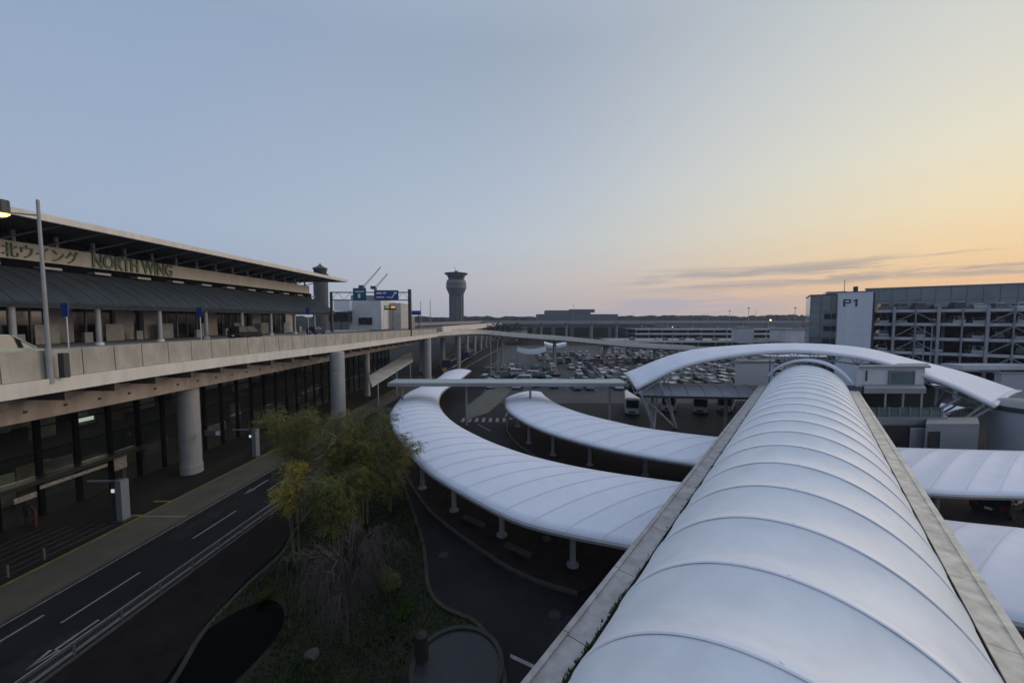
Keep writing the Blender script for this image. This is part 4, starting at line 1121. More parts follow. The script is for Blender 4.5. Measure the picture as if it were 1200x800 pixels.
dc = Vector((X1(1199, 39.5) + 1.7, 39.5, 0)); dz = D(600, 483, 37).z
q = MB(); q.lathe(dc, [(3.0, 0), (3.0, dz - .5)], 40); q.build('drum_wall', panel_grey, ph, smooth=True)
q = MB(); q.lathe(dc, [(3.08, dz - .5), (3.08, dz), (2.9, dz + .02)], 40); q.build('drum_rim', balu_glass, ph)
q = MB(); q.lathe(dc, [(3.0, dz + .03), (2.2, dz + .5), (.2, dz + .7)], 40); q.build('drum_roof', wall_grey, ph, smooth=True)
# background canopies seen under the arch on the right
for (a, b, c, d, e, lab) in ((1085, 1125, 451, 457, 58, 'cream arched canopy seen under the right side of the arch'), (1118, 1160, 478, 486, 54, 'small pale canopy below the lattice at the arch right foot')):
    o = thing('shelter_canopy', lab, 'canopy', (X1((a + b) / 2, e), e, 0))
    q = MB(); xa, xb = X1(a, e), X1(b, e); zt = D(600, c, e).z; zb = D(600, d, e).z
    q.grid(lambda s, u: Vector((xa + (xb - xa) * s, e + 5 * u, zb + (zt - zb) * sin(pi * s))), 12, 4); q.build('roof', membrane2, o, smooth=True)
    q = MB()
    for s in (.1, .9): q.cyl((xa + (xb - xa) * s, e + 2.5), .12, 0, zb + .2, 8)
    pieces(q, 'post', grey_steel, o)

# arrivals-side canopy beyond columns
ac = thing('bus_stop_canopy', 'long pale tilted canopy beyond the deck columns beside the arrivals road', 'canopy', tuple(L(31, 90, 0)))
q = MB(); pts = [G(432, 440, 5.2), G(482, 411, 6.4), G(484, 422, 5.6), G(436, 452, 4.4)]
q.add(list(pts) + [p + Vector((0, 0, -.25)) for p in pts], [(0, 1, 2, 3), (7, 6, 5, 4), (0, 3, 7, 4), (1, 5, 6, 2), (2, 6, 7, 3), (0, 4, 5, 1)]); q.build('roof', mat('old_canopy', (.42, .43, .42), .6, var=.15, vscale=.4), ac)
q = MB()
for t in (.1, .5, .9):
    p = pts[3].lerp(pts[2], t); q.cyl(p, .15, 0, p.z, 8)
pieces(q, 'post', grey_steel, ac)

# ------------------------------------------------------------------ vehicles
def bev(mb, wd=.06, seg=2):
    me = bpy.data.meshes.new('t'); me.from_pydata([tuple(v) for v in mb.v], [], mb.f)
    bm = bmesh.new(); bm.from_mesh(me); bmesh.ops.recalc_face_normals(bm, faces=bm.faces)
    bmesh.ops.bevel(bm, geom=[e for e in bm.edges if e.calc_face_angle(0) > .5], offset=wd, segments=seg, affect='EDGES', clamp_overlap=True)
    r = MB(); r.v = [tuple(v.co) for v in bm.verts]; bm.verts.index_update(); r.f = [tuple(v.index for v in f.verts) for f in bm.faces]
    bm.free(); bpy.data.meshes.remove(me); return r
def mesh_of(mb, name, m, smooth=True):
    me = bpy.data.meshes.new(name); me.from_pydata([tuple(v) for v in mb.v], [], mb.f); me.materials.append(m)
    if smooth:
        me.shade_smooth()
        try: me.set_sharp_from_angle(angle=radians(35))
        except Exception: pass
    return me
SHAPES = {  # side profile of the lower body (x, z), cabin bottom x0,x1, top x0,x1, roof z, belt z, half width, wheel x
    'sedan': ([(-2.25, .32), (-2.28, .75), (-2.15, .95), (-1.5, 1.0), (.85, .98), (2.0, .82), (2.25, .62), (2.25, .32)], (-1.75, 1.0, -1.15, .25), 1.44, .97, .87, 1.38),
    'minivan': ([(-2.3, .32), (-2.35, .9), (-2.3, 1.1), (1.3, 1.08), (2.15, .92), (2.35, .65), (2.35, .32)], (-2.28, 1.65, -2.05, .75), 1.86, 1.06, .88, 1.42),
    'hatchback': ([(-1.85, .32), (-1.9, .8), (-1.8, 1.0), (.8, .98), (1.75, .86), (1.95, .62), (1.95, .32)], (-1.8, 1.05, -1.45, .35), 1.52, .97, .84, 1.2),
}
CM = {}
def car_mesh(kind, colour):
    key = (kind, colour)
    if key in CM: return CM[key]
    prof, (b0, b1, t0, t1), zr, zb, hw, wx = SHAPES[kind]
    q = MB(); n = len(prof)
    q.add([(x, -hw, z) for x, z in prof] + [(x, hw, z) for x, z in prof], [tuple(range(n)), tuple(range(2 * n - 1, n - 1, -1))] + [(i, n + i, n + (i + 1) % n, (i + 1) % n) for i in range(n)])
    q = bev(q, .09, 2)
    r = MB(); tw = hw * .72
    r.add([(t0 - .05, -tw, zr - .05), (t1 + .05, -tw, zr - .05), (t1 + .05, tw, zr - .05), (t0 - .05, tw, zr - .05), (t0 + .1, -tw + .1, zr + .02), (t1 - .12, -tw + .1, zr + .02), (t1 - .12, tw - .1, zr + .02), (t0 + .1, tw - .1, zr + .02)],
          [(0, 3, 2, 1), (4, 5, 6, 7), (0, 1, 5, 4), (1, 2, 6, 5), (2, 3, 7, 6), (3, 0, 4, 7)])
    k = len(q.v); q.v += r.v; q.f += [tuple(i + k for i in f) for f in r.f]
    for sy in (-1, 1):
        for (bx, tx) in ((b0, t0), (b1, t1)):
            q.tube([(bx, sy * (hw - .08), zb), (tx, sy * tw, zr - .03)], .05, 4)
        q.tube([((b0 + b1) / 2 - .1, sy * (hw - .07), zb), ((t0 + t1) / 2 - .1, sy * (tw + .01), zr - .03)], .045, 4)
    body = mesh_of(q, 'body_' + kind, PAINT[colour])
    g = MB(); cw = hw - .09
    g.add([(b0, -cw, zb - .03), (b1, -cw, zb - .03), (b1, cw, zb - .03), (b0, cw, zb - .03), (t0, -tw, zr - .04), (t1, -tw, zr - .04), (t1, tw, zr - .04), (t0, tw, zr - .04)],
          [(0, 3, 2, 1), (4, 5, 6, 7), (0, 1, 5, 4), (1, 2, 6, 5), (2, 3, 7, 6), (3, 0, 4, 7)])
    CM[key] = (body, CM.get((kind, 'g')) or mesh_of(g, 'window_' + kind, car_glass, False), wx, hw)
    CM[(kind, 'g')] = CM[key][1]
    return CM[key]
wq = MB()
def wheel_mb(q, x, yy, s, r=.33):
    n = 14; vs = []
    for off, rr in ((0, r), (.22, r)):
        vs += [(x + rr * cos(2 * pi * k / n), yy + s * off, r + rr * sin(2 * pi * k / n)) for k in range(n)]
    q.add(vs, [(k, (k + 1) % n, n + (k + 1) % n, n + k) for k in range(n)] + [tuple(range(n)), tuple(range(n, 2 * n))])
wheel_mb(wq, 0, 0, 1); WHEEL = mesh_of(wq, 'wheel', tyre, False)
def simple_mesh(name, m, *b):
    q = MB(); q.box(*b); return mesh_of(q, name, m, False)
HEAD = simple_mesh('headlight', lamp_lens, -.05, .05, -.2, .2, -.09, .09); TAIL = simple_mesh('tail_light', red_lens, -.05, .05, -.15, .15, -.07, .07)
PLATE = simple_mesh('number_plate', sign_white, -.02, .02, -.17, .17, -.08, .08)
def put(me, name, parent, loc):
    o = bpy.data.objects.new(name, me); COL.objects.link(o); o.parent = parent; o.location = loc; return o
def car(kind, colour, x, y, z, rz, label, group=None, full=False, cat='car', scale=1.0):
    body, win, wx, hw = car_mesh(kind, colour)
    r = thing('parked_car' if cat == 'car' else cat.replace(' ', '_'), label, cat, (x, y, z), group, rz)
    r.scale = (scale,) * 3
    put(body, 'body', r, (0, 0, 0)); put(win, 'windows', r, (0, 0, 0))
    for sx in (-1, 1):
        for sy in (-1, 1): put(WHEEL, 'wheel', r, (sx * wx, sy * (hw - .1) - (.11), 0))
    if full:
        L_ = {'sedan': 2.25, 'minivan': 2.35, 'hatchback': 1.93}[kind]; Lb = {'sedan': 2.28, 'minivan': 2.34, 'hatchback': 1.89}[kind]
        for sy in (-1, 1):
            put(HEAD, 'headlight', r, (L_ - .02, sy * (hw - .3), .66)); put(TAIL, 'tail_light', r, (-Lb + .02, sy * (hw - .24), .80))
        put(PLATE, 'number_plate', r, (-Lb - .0, 0, .62)); 
    return r
KINDS_ = ['sedan', 'minivan', 'hatchback', 'minivan', 'hatchback']
COLS = ['white', 'white', 'silver', 'grey', 'grey', 'black', 'white', 'dark blue', 'silver', 'black', 'white', 'grey', 'grey', 'black', 'silver', 'black', 'white', 'silver', 'white', 'red']
rr = random.Random(11)
ncar = 0
far_cars = []
for ri, y in enumerate(rows):
    xs = []
    left = {0: -1}.get(ri, 0)
    xa = max(10.5 if ri > 2 else 12.5, -4); xb = (915 - 600) / FPX * y
    x = xa; n = 0
    while x < xb and n < 60:
        if rr.random() < .8:
            px = 600 + FPX * x / y
            if not (y > 165 and px < 700):
                xs.append(x)
        x += 3.0 * (1.0 if ri < 5 else 1.0)
        n = len(xs)
    if y > 126:
        for x in xs + [xs[-1] + 3 * k for k in range(1, 8)]: far_cars.append((x + rr.uniform(-.2, .2), y + rr.uniform(-.4, .4), rr.choice(KINDS_), rr.choice(COLS)))
        continue
    for i, x in enumerate(xs[:24]):
        kd = rr.choice(KINDS_); cc = rr.choice(COLS)
        car(kd, cc, x + 1.5 + rr.uniform(-.25, .25), y + rr.uniform(-.6, .6), .02, pi / 2 * (1 if rr.random() < .5 else -1) + rr.uniform(-.04, .04),
            f'{cc} {kd}, {ORD[i]} from the left in the {ORD[ri]} row of the open car park', 'cars in the open car park')
        ncar += 1
print('lot cars', ncar)
# taxis and pick-up traffic left of the lot
pk = [(-3.5, 86, 'black'), (-.8, 84, 'dark blue'), (2.4, 88, 'white'), (5.4, 84, 'silver'), (8.6, 86, 'teal'), (-5, 97, 'black'), (-2, 95, 'grey'), (1.8, 99, 'white'), (4.8, 96, 'white'), (7.8, 102, 'black'),
      (-4, 108, 'black'), (0, 110, 'white'), (4, 107, 'black'), (8, 112, 'teal'), (-6.5, 90, 'silver'), (6.5, 92, 'black')]
for _k in range(14):
    for _t in range(40):
        cand = (rr.uniform(-8, 10), rr.uniform(80, 114))
        if all((cand[0] - a[0]) ** 2 + ((cand[1] - a[1]) * .8) ** 2 > 9 for a in pk): pk.append(cand + (rr.choice(['white', 'silver', 'black', 'grey', 'dark blue', 'white', 'black']),)); break
for i, (x, y, c) in enumerate(sorted(pk, key=lambda t: t[0])):
    kd = ['sedan', 'minivan'][i % 2]
    car(kd, c, x, y, .02, rr.choice([.1, 1.4, -1.5, 3.0]), f'{c} {kd} in the pick-up area by the white tents, {ORD[i]} from the left', 'cars in the pick-up area')
    ncar += 1
# the rest of the lot, too far to tell apart
fm = bpy.data.meshes.new('parked_cars'); vs, fs, mi = [], [], []; slots = {}
for x, y, kd, cc in far_cars:
    b_, g_, _, _ = car_mesh(kd, cc)
    sgn = rr.choice((1, -1))
    for me_, mm in ((b_, PAINT[cc]), (g_, car_glass)):
        k = len(vs); vs += [(x - v.co.y * sgn, y + v.co.x * sgn, v.co.z + .02) for v in me_.vertices]
        si = slots.setdefault(mm.name, len(slots))
        for pl_ in me_.polygons: fs.append(tuple(i + k for i in pl_.vertices)); mi.append(si)
fm.from_pydata(vs, [], fs)
for nm_ in slots: fm.materials.append(bpy.data.materials[nm_])
fm.polygons.foreach_set('material_index', mi); fm.update()
fo = bpy.data.objects.new('parked_cars', fm); COL.objects.link(fo); fo['kind'] = 'stuff'; fo['label'] = 'far rows of tiny parked cars filling the back of the car park'; fo['category'] = 'cars'
# cars on deck tops
for nm, (xa, xb, z), y, st, pr in (('the near parking deck', PD1, 185, 4.2, .6), ('the farther parking deck', PD2, 241, 5.5, .5)):
    x = xa + 2; i = 0
    while x < xb - 3 and i < 22:
        if rr.random() < pr * .8:
            kd = rr.choice(KINDS_); cc = rr.choice(COLS)
            car(kd, cc, x, y + 1, z, pi / 2, f'{cc} {kd} on {nm}, {ORD[i]} from the left', 'cars on the parking decks'); i += 1; ncar += 1
        x += st
# cars in the garage
for li, z in enumerate(LV[:5]):
    x = 2.2; i = 0
    while x < 34 and i < 20:
        if rr.random() < (.85 if li == 0 else .75):
            kd = rr.choice(KINDS_); cc = rr.choice(['white', 'white', 'silver', 'grey', 'black', 'white'])
            lv = 'on the roof' if li == 0 else f'on the {ORD[li]} deck from the top'
            p = PF(x, 3.2, z - .58)
            car(kd, cc, p.x, p.y, p.z, pi / 2 - RA, f'{cc} {kd} {lv} of the garage, {ORD[i]} from the left', 'cars in the parking garage'); i += 1; ncar += 1
        x += 2.8
PAINT['glossy black'] = mat('paint_glossy_black', (.05, .05, .058), .22, metal=.5, var=0)
q = MB(); q.prism([tuple(G(*a))[:2] for a in ((1060, 616), (1400, 640), (1400, 560), (1060, 566))], 0, .024); struct('side_road', q, asphalt_old)
# near vehicles
car('sedan', 'glossy black', 38.6, 28.4, .03, .42, 'black sedan with red tail light seen between the two canopies at the right edge', full=True, scale=1.12)
car('minivan', 'pale green', L(30.6, 20.5, 0).x, 20.5, 12.3, pi / 2 - .06, 'pale green van on the departures road at the left edge', full=True, cat='van')
car('hatchback', 'dark blue', L(40, 68, 0).x, 68, 12.3, pi / 2, 'dark blue car under the end of the slate canopy on the departures road', full=True)
car('minivan', 'black', L(40.5, 52, 0).x, 52, 12.3, pi / 2, 'black minivan stopped at the departures kerb', full=True)

def bus(x, y, rz, label, colour='white', Lg=7.0, hh=2.9, wd=2.15):
    r = thing('minibus', label, 'bus', (x, y, .02), 'minibuses beyond the footbridge', rz)
    q = MB(); q.box(-Lg / 2, Lg / 2, -wd / 2, wd / 2, .4, hh); q = bev(q, .16, 3); q.build('body', PAINT[colour], None)
    o = bpy.data.objects[-1] if False else COL.objects[-1]
    return r
def bus2(x, y, rz, label, colour='white', Lg=7.0, hh=2.9, wd=2.15, group='minibuses beyond the footbridge'):
    r = thing('minibus', label, 'bus', (x, y, .02), group, rz)
    q = MB(); q.box(-Lg / 2, Lg / 2, -wd / 2, wd / 2, .4, hh); put(mesh_of(bev(q, .16, 3), 'body', PAINT[colour]), 'body', r, (0, 0, 0))
    put(simple_mesh('windscreen', car_glass, Lg / 2 - .1, Lg / 2 + .015, -wd / 2 + .16, wd / 2 - .16, 1.35, hh - .35), 'windscreen', r, (0, 0, 0))
    for s in (-1, 1):
        put(simple_mesh('side_window', car_glass, -Lg / 2 + .4, Lg / 2 - .5, s * wd / 2 - .02, s * wd / 2 + .015, 1.45, hh - .5), 'side_window', r, (0, 0, 0))
        put(HEAD, 'headlight', r, (Lg / 2 + .01, s * (wd / 2 - .35), .8))
    put(simple_mesh('grille', dark_steel, Lg / 2 - .1, Lg / 2 + .02, -.5, .5, .6, .85), 'grille', r, (0, 0, 0))
    for sx in (-1, 1):
        for sy in (-1, 1): put(WHEEL, 'wheel', r, (sx * Lg * .33, sy * (wd / 2 - .1) - .11, 0))
bp = [(740, 482, 'leftmost minibus with dark front beside the arch foot'), (785, 479, 'white minibus with pale windows right of the arch foot'), (821, 481, 'white minibus facing the camera in the middle of the row'), (851, 480, 'rightmost minibus of the row, near the parapet')]
for px, py, lab in bp:
    g_ = G(px, py); bus2(g_.x, g_.y, atan2(-g_.y, -g_.x) + rr.uniform(-.1, .1), lab)
# long blue coaches/hoardings along the arrivals road
for i, (px, y, lab) in enumerate(((528, 112, 'blue coach nearest the deck column on the arrivals road'), (548, 140, 'blue coach farther along the arrivals road'))):
    g_ = D(px, 400, y); bus2(g_.x, y, pi / 2 - .06, lab, 'dark blue', 11, 3.3, 2.5, 'blue coaches on the arrivals road')

# ------------------------------------------------------------------ tents, poles, small things beyond
for i, (px0, px1, py, y, lab) in enumerate(((606, 640, 411, 118, 'nearer white tent roof in the pick-up area'), (638, 664, 404.5, 150, 'farther white tent roof in the pick-up area'))):
    a = D(px0, py, y); b = D(px1, py, y)
    o = thing('tent', lab, 'tent', ((a.x + b.x) / 2, y, 0), 'white tents in the pick-up area')
    q = MB(); q.grid(lambda s, u: Vector((a.x + (b.x - a.x) * s, y + 6 * u, a.z - .9 * sin(pi * s) * 1.0 + .9 + .5 * sin(pi * u))), 12, 6); q.build('roof', membrane, o, smooth=True)
    q = MB(); q.grid(lambda s, u: Vector((a.x + (b.x - a.x) * s, y, a.z - .9 * sin(pi * s) + .9 - 1.1 * u)), 12, 1); q.build('valance', membrane2, o)
    q = MB()
    for s in (.03, .5, .97):
        for yy in (y + .2, y + 5.8): q.cyl((a.x + (b.x - a.x) * s, yy), .1, 0, a.z - .2, 6)
    pieces(q, 'post', grey_steel, o)
def mast(px, pyt, y, lab, head=True, r=.12):
    p = D(px, pyt, y); o = thing('lamp_mast', lab, 'lamp mast', (p.x, y, 0), 'lamp masts on the airport grounds')
    q = MB(); q.tube([(p.x, y, 0), (p.x, y, p.z)], [r * 1.4, r * .8], 7); q.build('pole', grey_steel, o)
    if head: q = MB(); q.lathe((p.x, y), [(r * 1.5, p.z - .3), (r * 5, p.z), (r * 5, p.z + .25), (r * 2, p.z + .4)], 10); q.build('head', dark_steel, o)
ml = [(583, 396, 100, 1), (672, 356, 330, 0), (733, 398, 150, 0), (744, 396, 160, 0), (788, 390, 170, 0), (852, 384, 175, 0), (855, 364, 300, 1), (877.5, 361, 260, 1), (886, 363, 330, 0), (932, 361, 260, 1), (742, 366, 420, 0), (830, 366, 420, 0), (1084, 381, 76, 0), (1093, 376, 74, 1), (575, 390, 95, 0), (493, 353, 150, 0), (504, 350, 170, 0), (990, 328, 100, 0)]
md = ['beside the small pale board at the pick-up area', 'thin and faint above the wide far hall', 'in front of the left end of the long parking deck', 'just right of the left end of the long parking deck', 'crossing the white beam of the long parking deck', 'left of the grey stair house', 'small headed one left of the tall mast', 'tall with a wide dark head above the stair house', 'thin one right of the tall mast', 'headed one left of the blue glass garage wing', 'faint one over the far terminal end', 'faint one over the long pale building', 'pale one before the garage, left of the pair', 'pale headed one before the garage, right of the pair', 'slim one left of the tents', 'slim one left, beyond the gantry post', 'slim one behind the gantry, nearer the control tower', 'thin spike above the garage stair tower']
for (px, pt, y, hd), dsc in zip(ml, md): mast(px, pt, y, 'lamp mast, ' + dsc, bool(hd), .10 if y < 120 else .16)
for i, (px, py, y, lab, s) in enumerate(((903, 375, 300, 'orange glowing flood lamp on the horizon left of the garage', .9), (788, 383, 236, 'small warm lamp above the farther parking deck', .35), (832, 377, 300, 'small white lamp on the horizon', .35), (946, 375, 320, 'tiny warm lamp beside the garage wing', .3))):
    p = D(px, py, y); o = thing('flood_lamp', lab, 'flood lamp', (p.x, y, 0))
    q = MB(); q.cyl(p, .12, 0, p.z - s * .5, 6); q.build('pole', grey_steel, o)
    q = MB(); q.lathe(p, [(s * .3, p.z - s * .5), (s * .8, p.z), (s * .3, p.z + s * .5)], 8); q.build('lamp_head', lit_orange if i == 0 else lit_white if i == 2 else emis('warm_lamp%d' % i, (1, .6, .25), 4), o)
# orange/red markers by the arrivals road, yellow bus-stop strip
for i, (px, py, m, lab) in enumerate(((521, 424, orange_m, 'orange barrier board beside the blue coach'), (521, 437, mat('yellow_board', (.5, .38, .05), .6), 'yellow barrier board nearest the footbridge'), (833, 431, orange_m, 'orange machine roof beyond the lift house'))):
    p = G(px, py); o = thing('barrier', lab, 'barrier', (p.x, p.y, 0))
    q = MB(); q.box(p.x - .6, p.x + .6, p.y - .08, p.y + .08, .4, 1.5); q.build('panel', m, o)
    q = MB(); q.box(p.x - .5, p.x - .42, p.y - .3, p.y + .3, 0, .4); q.box(p.x + .42, p.x + .5, p.y - .3, p.y + .3, 0, .4); pieces(q, 'foot', dark_steel, o)
# slanted rails with blue banners along the arrivals side
bn = thing('banner_fence', 'sloping rail fence with blue banners beyond the deck column', 'fence', tuple(G(540, 425)))
q = MB()
for (a, b, c, d) in ((508, 430, 552, 400), (520, 436, 575, 404), (528, 440, 590, 406)):
    A, B = G(a, b, 1.2), G(c, d, 1.2); q.tube([A, B], .12, 4)
    for k in range(9):
        p = A.lerp(B, k / 8); q.tube([(p.x, p.y, 0), p], .06, 4)
q.build('rail', galv, bn)
q = MB(); A, B = G(522, 430, .3), G(552, 410, .3); A2_, B2_ = A + Vector((0, 0, 1.4)), B + Vector((0, 0, 1.4)); q.add([A, B, B2_, A2_], [(0, 1, 2, 3)])
q.build('banner', mat('blue_banner', (.02, .05, .17), .7, var=.3, vscale=.3), bn)
q = MB(); A, B = G(530, 434, .3), G(556, 417, .3); q.tube([A + Vector((0, 0, .8)), B + Vector((0, 0, .8))], .2, 5); q.build('yellow_rail', mat('yellow_rail', (.30, .28, .10), .7), bn)

# ------------------------------------------------------------------ near street furniture
# guardrail
gr = thing('guardrail', 'white pipe guardrail with mesh panels along the arrivals road', 'guardrail', tuple(L(20.35, 18, 0)))
for z, r in ((.64, .04), (.54, .022), (.14, .022)):
    q = MB(); q.tube([L(20.35, 4 + k * 1.0, z + .12) for k in range(46)], r, 6); q.build('rail', galv, gr, smooth=True)
for k in range(0, 24):
    q = MB(); y = 4.2 + k * 1.9; q.tube([L(20.35, y, .1), L(20.35, y, .76)], .045, 6); q.build('post', galv, gr, smooth=True)
q = MB(); y = 4.2
while y < 48:
    q.lbox(20.345, 20.355, y, y + .009, .26, .66); y += .06
q.build('mesh_infill', galv, gr)
# lamp post on deck
lx = D(60, 340, 21.0); 
lp = thing('street_lamp', 'tall pale street lamp with lit arm at the left edge of the deck', 'street lamp', (L(28.55, 21.3, 11.2)[0], 21.3, 11.2))
bx = L(28.95, 22.0, 0).x
q = MB(); q.tube([(bx, 22.0, 11.2), (bx, 22.0, 13.3)], .15, 10); q.tube([(bx, 22.0, 13.3), (bx, 22.0, 22.0)], [.11, .075], 10); q.build('pole', column_m, lp, smooth=True)
q = MB(); q.tube([(bx, 22.0, 21.1), (bx - 1.2, 22.0, 21.22), (bx - 2.1, 22.0, 21.28)], [.05, .04, .035], 6); q.build('arm', column_m, lp)
q = MB(); q.lathe((bx - 2.2, 22.0), [(.08, 21.42), (.34, 22.0), (.36, 21.22)], 12); q.build('lamp_housing', dark_steel, lp)
q = MB(); q.lathe((bx - 2.2, 22.0), [(.34, 21.215), (.2, 21.08), (.05, 21.02)], 12); q.build('lamp_lens', lit_orange, lp)
pb = MB(); pb.box(bx + .15, bx + .5, 22.3, 22.6, 11.5, 13.0); pb.build('junction_box', dark_steel, lp)
# blue signs on upper pavement
for i, (px, yy, lab) in enumerate(((80, 33, 'blue sign on a thin post left on the departures kerb'), (236, 47, 'blue sign on a thin post farther along the departures kerb'), (362, 66, 'small blue sign near the end of the slate canopy'))):
    p = D(px, 400, yy); o = thing('kerb_sign', lab, 'sign', (p.x, yy, 12.3), 'blue signs on the departures kerb')
    zt = D(px, 355 if i == 0 else 360, yy).z; s = .3 if i == 0 else .35
    q = MB(); q.cyl(p, .05, 12.3, zt, 8); pieces(q, 'post', white_steel, o)
    q = MB(); q.box(p.x - s, p.x + s, yy - .12, yy - .06, zt - 1.2, zt); q.build('panel', blue_sign, o)
# pylons at the pavement
for i, (a, y, lab) in enumerate(((30.6, 26.5, 'grey information pylon on the pavement near the left edge'), (30.3, 39.3, 'grey information pylon farther on, beside the round column'))):
    o = thing('information_pylon', lab, 'pylon', tuple(L(a, y, .12)), 'information pylons on the arrivals pavement')
    lpart('panel', mat('pylon_grey', (.17, .19, .22), .5, var=.05), o, a - .3, a + .12, y, y + .55, .124, 3.2)
    lpart('side', dark_steel, o, a + .12, a + .42, y, y + .55, .124, 3.2)
    q = MB(); p = L(a + .27, y - .03, 2.5); q.box(p.x - .1, p.x + .1, p.y - .02, p.y + .03, 2.35, 2.6); q.build('lamp', emis('pylon_lamp%d' % i, (.9, .95, 1), .55), o)
    lpart('arm', grey_steel, o, a + .42, a + 2.3, y + .1, y + .2, 3.08, 3.2)
    lpart('base', kerb_m, o, a - .45, a + .5, y - .12, y + .7, .12, .22)
cs = thing('column_sign', 'small sign box bracketed to the round column', 'sign', tuple(L(31.5, 35.5, 4)))
a = L(31.8, 35.4, 0)
q = MB(); q.box(a.x - .1, a.x + 1.3, 35.3, 35.5, 3.8, 4.3); q.build('panel', mat('dim_sign', (.10, .11, .12), .5), cs)
q = MB(); q.box(a.x + 1.0, a.x + 1.28, 35.27, 35.3, 3.85, 4.25); q.build('end_plate', interior_pale, cs)
for i, y in enumerate((19.2, 20.6, 22.2)):
    q = MB(); p = L(30.4, y, .12); q.cyl(p, .06, .12, .85, 10); o = q.build('bollard', galv, label=['short pale bollard nearest the left edge of the pavement', 'short pale bollard, middle of the three by the yellow line', 'short pale bollard farthest of the three by the yellow line'][i], cat='bollard', group='bollards on the arrivals pavement', smooth=True)

# person at the shop front
def person(x, y, z, rz, label, top, hgt=1.7):
    r = thing('person', label, 'person', (x, y, z), None, rz)
    k = hgt / 1.7
    nodes = [((0, 0, .92), .13), ((0, 0, 1.12), .125), ((0, 0, 1.34), .15), ((0, 0, 1.46), .06), ((0, .01, 1.58), .10), ((0, .01, 1.66), .085),
             ((-.17, 0, 1.38), .065), ((-.22, 0, 1.12), .045), ((-.22, .06, .88), .035), ((-.22, .08, .80), .04),
             ((.17, 0, 1.38), .065), ((.22, .02, 1.12), .045), ((.2, .12, .9), .035), ((.2, .15, .83), .04),
             ((-.1, 0, .86), .1), ((-.11, .02, .48), .065), ((-.12, -.02, .08), .045), ((-.12, .12, .03), .04),
             ((.1, 0, .86), .1), ((.12, -.02, .48), .065), ((.12, -.08, .08), .045), ((.12, .06, .03), .04)]
    ed = [(0, 1), (1, 2), (2, 3), (3, 4), (4, 5), (2, 6), (6, 7), (7, 8), (8, 9), (2, 10), (10, 11), (11, 12), (12, 13), (0, 14), (14, 15), (15, 16), (16, 17), (0, 18), (18, 19), (19, 20), (20, 21)]
    me = bpy.data.meshes.new('body'); me.from_pydata([tuple(c * k for c in n[0]) for n in nodes], ed, []); me.materials.append(top)
    o = bpy.data.objects.new('body', me); COL.objects.link(o); o.parent = r
    sk = o.modifiers.new('skin', 'SKIN'); ss = o.modifiers.new('sub', 'SUBSURF'); ss.levels = 1; ss.render_levels = 1
    for v, n in zip(me.skin_vertices[0].data, nodes): v.radius = (n[1] * k, n[1] * k)
    me.skin_vertices[0].data[0].use_root = True
    q = MB(); q.lathe((0, 0), [(.03, 1.50), (.098, 1.56), (.105, 1.64), (.06, 1.74), (.01, 1.75)], 10); put(mesh_of(q, 'hair', cloth_dark), 'hair', r, (0, -.02, 0))
    q = MB(); q.lathe((0, .075), [(.02, 1.52), (.055, 1.56), (.05, 1.63), (.02, 1.65)], 8); put(mesh_of(q, 'face', skin_m), 'face', r, (0, 0, 0))
p = G(42, 618, .12); person(p.x, p.y, .125, 2.5, 'person in dark red coat standing by the shop front at the far left', cloth_red)
p = G(33, 614, .12); person(p.x, p.y, .125, .5, 'person in dark clothes standing beside the one in red', cloth_dark)

# ------------------------------------------------------------------ planting
# pond and round pool
q = MB(); c = G(262, 770)
n = 28
q.add([(c.x + 1.75 * cos(2 * pi * k / n) * (1 + .1 * sin(3 * 2 * pi * k / n)), c.y + 3.2 * sin(2 * pi * k / n), .165) for k in range(n)], [tuple(range(n))])
struct('pond_water', q, water_m)
pc = G(536, 786); 
pl = thing('round_pool', 'round stone-rimmed basin at the bottom of the island', 'basin', (pc.x, pc.y, 0))
q = MB(); n = 36
for (r0, r1, z0, z1) in ((1.8, 2.0, .1, .36),):
    vs = []
    for k in range(n):
        t = 2 * pi * k / n
        for r, z in ((r0, z0), (r0, z1), (r1, z1), (r1, z0)): vs.append((pc.x + r * cos(t), pc.y + r * sin(t), z))
    q.add(vs, [(4 * k + j, 4 * k + (j + 1) % 4, 4 * ((k + 1) % n) + (j + 1) % 4, 4 * ((k + 1) % n) + j) for k in range(n) for j in range(4)])
q.build('rim', mat('rim_stone', (.022, .024, .018), .8, var=.3, vscale=3), pl, smooth=True)
q = MB(); q.cyl(pc, 1.8, .1, .27, 36); q.build('pool_water', pool_m, pl)
q = MB(); p = G(494, 775); q.lathe((p.x, p.y), [(.32, .1), (.30, .9), (.26, 1.25), (.12, 1.35)], 9)
q.build('standing_stone', dark_stone, label='black upright stone beside the round pool', cat='stone')
q = MB()
import itertools
p = G(366, 772); bm = bmesh.new(); bmesh.ops.create_icosphere(bm, subdivisions=2, radius=.3)
vs = [(v.co.x * random.uniform(.9, 1.3) + p.x, v.co.y * random.uniform(.8, 1.1) + p.y, .12 + max(0, v.co.z * .8 + .1)) for v in bm.verts]; bm.verts.index_update()
q.add(vs, [tuple(v.index for v in f.verts) for f in bm.faces]); bm.free(); q.build('boulder', stone_m, label='small pale boulder in the grass left of the round pool', cat='boulder')

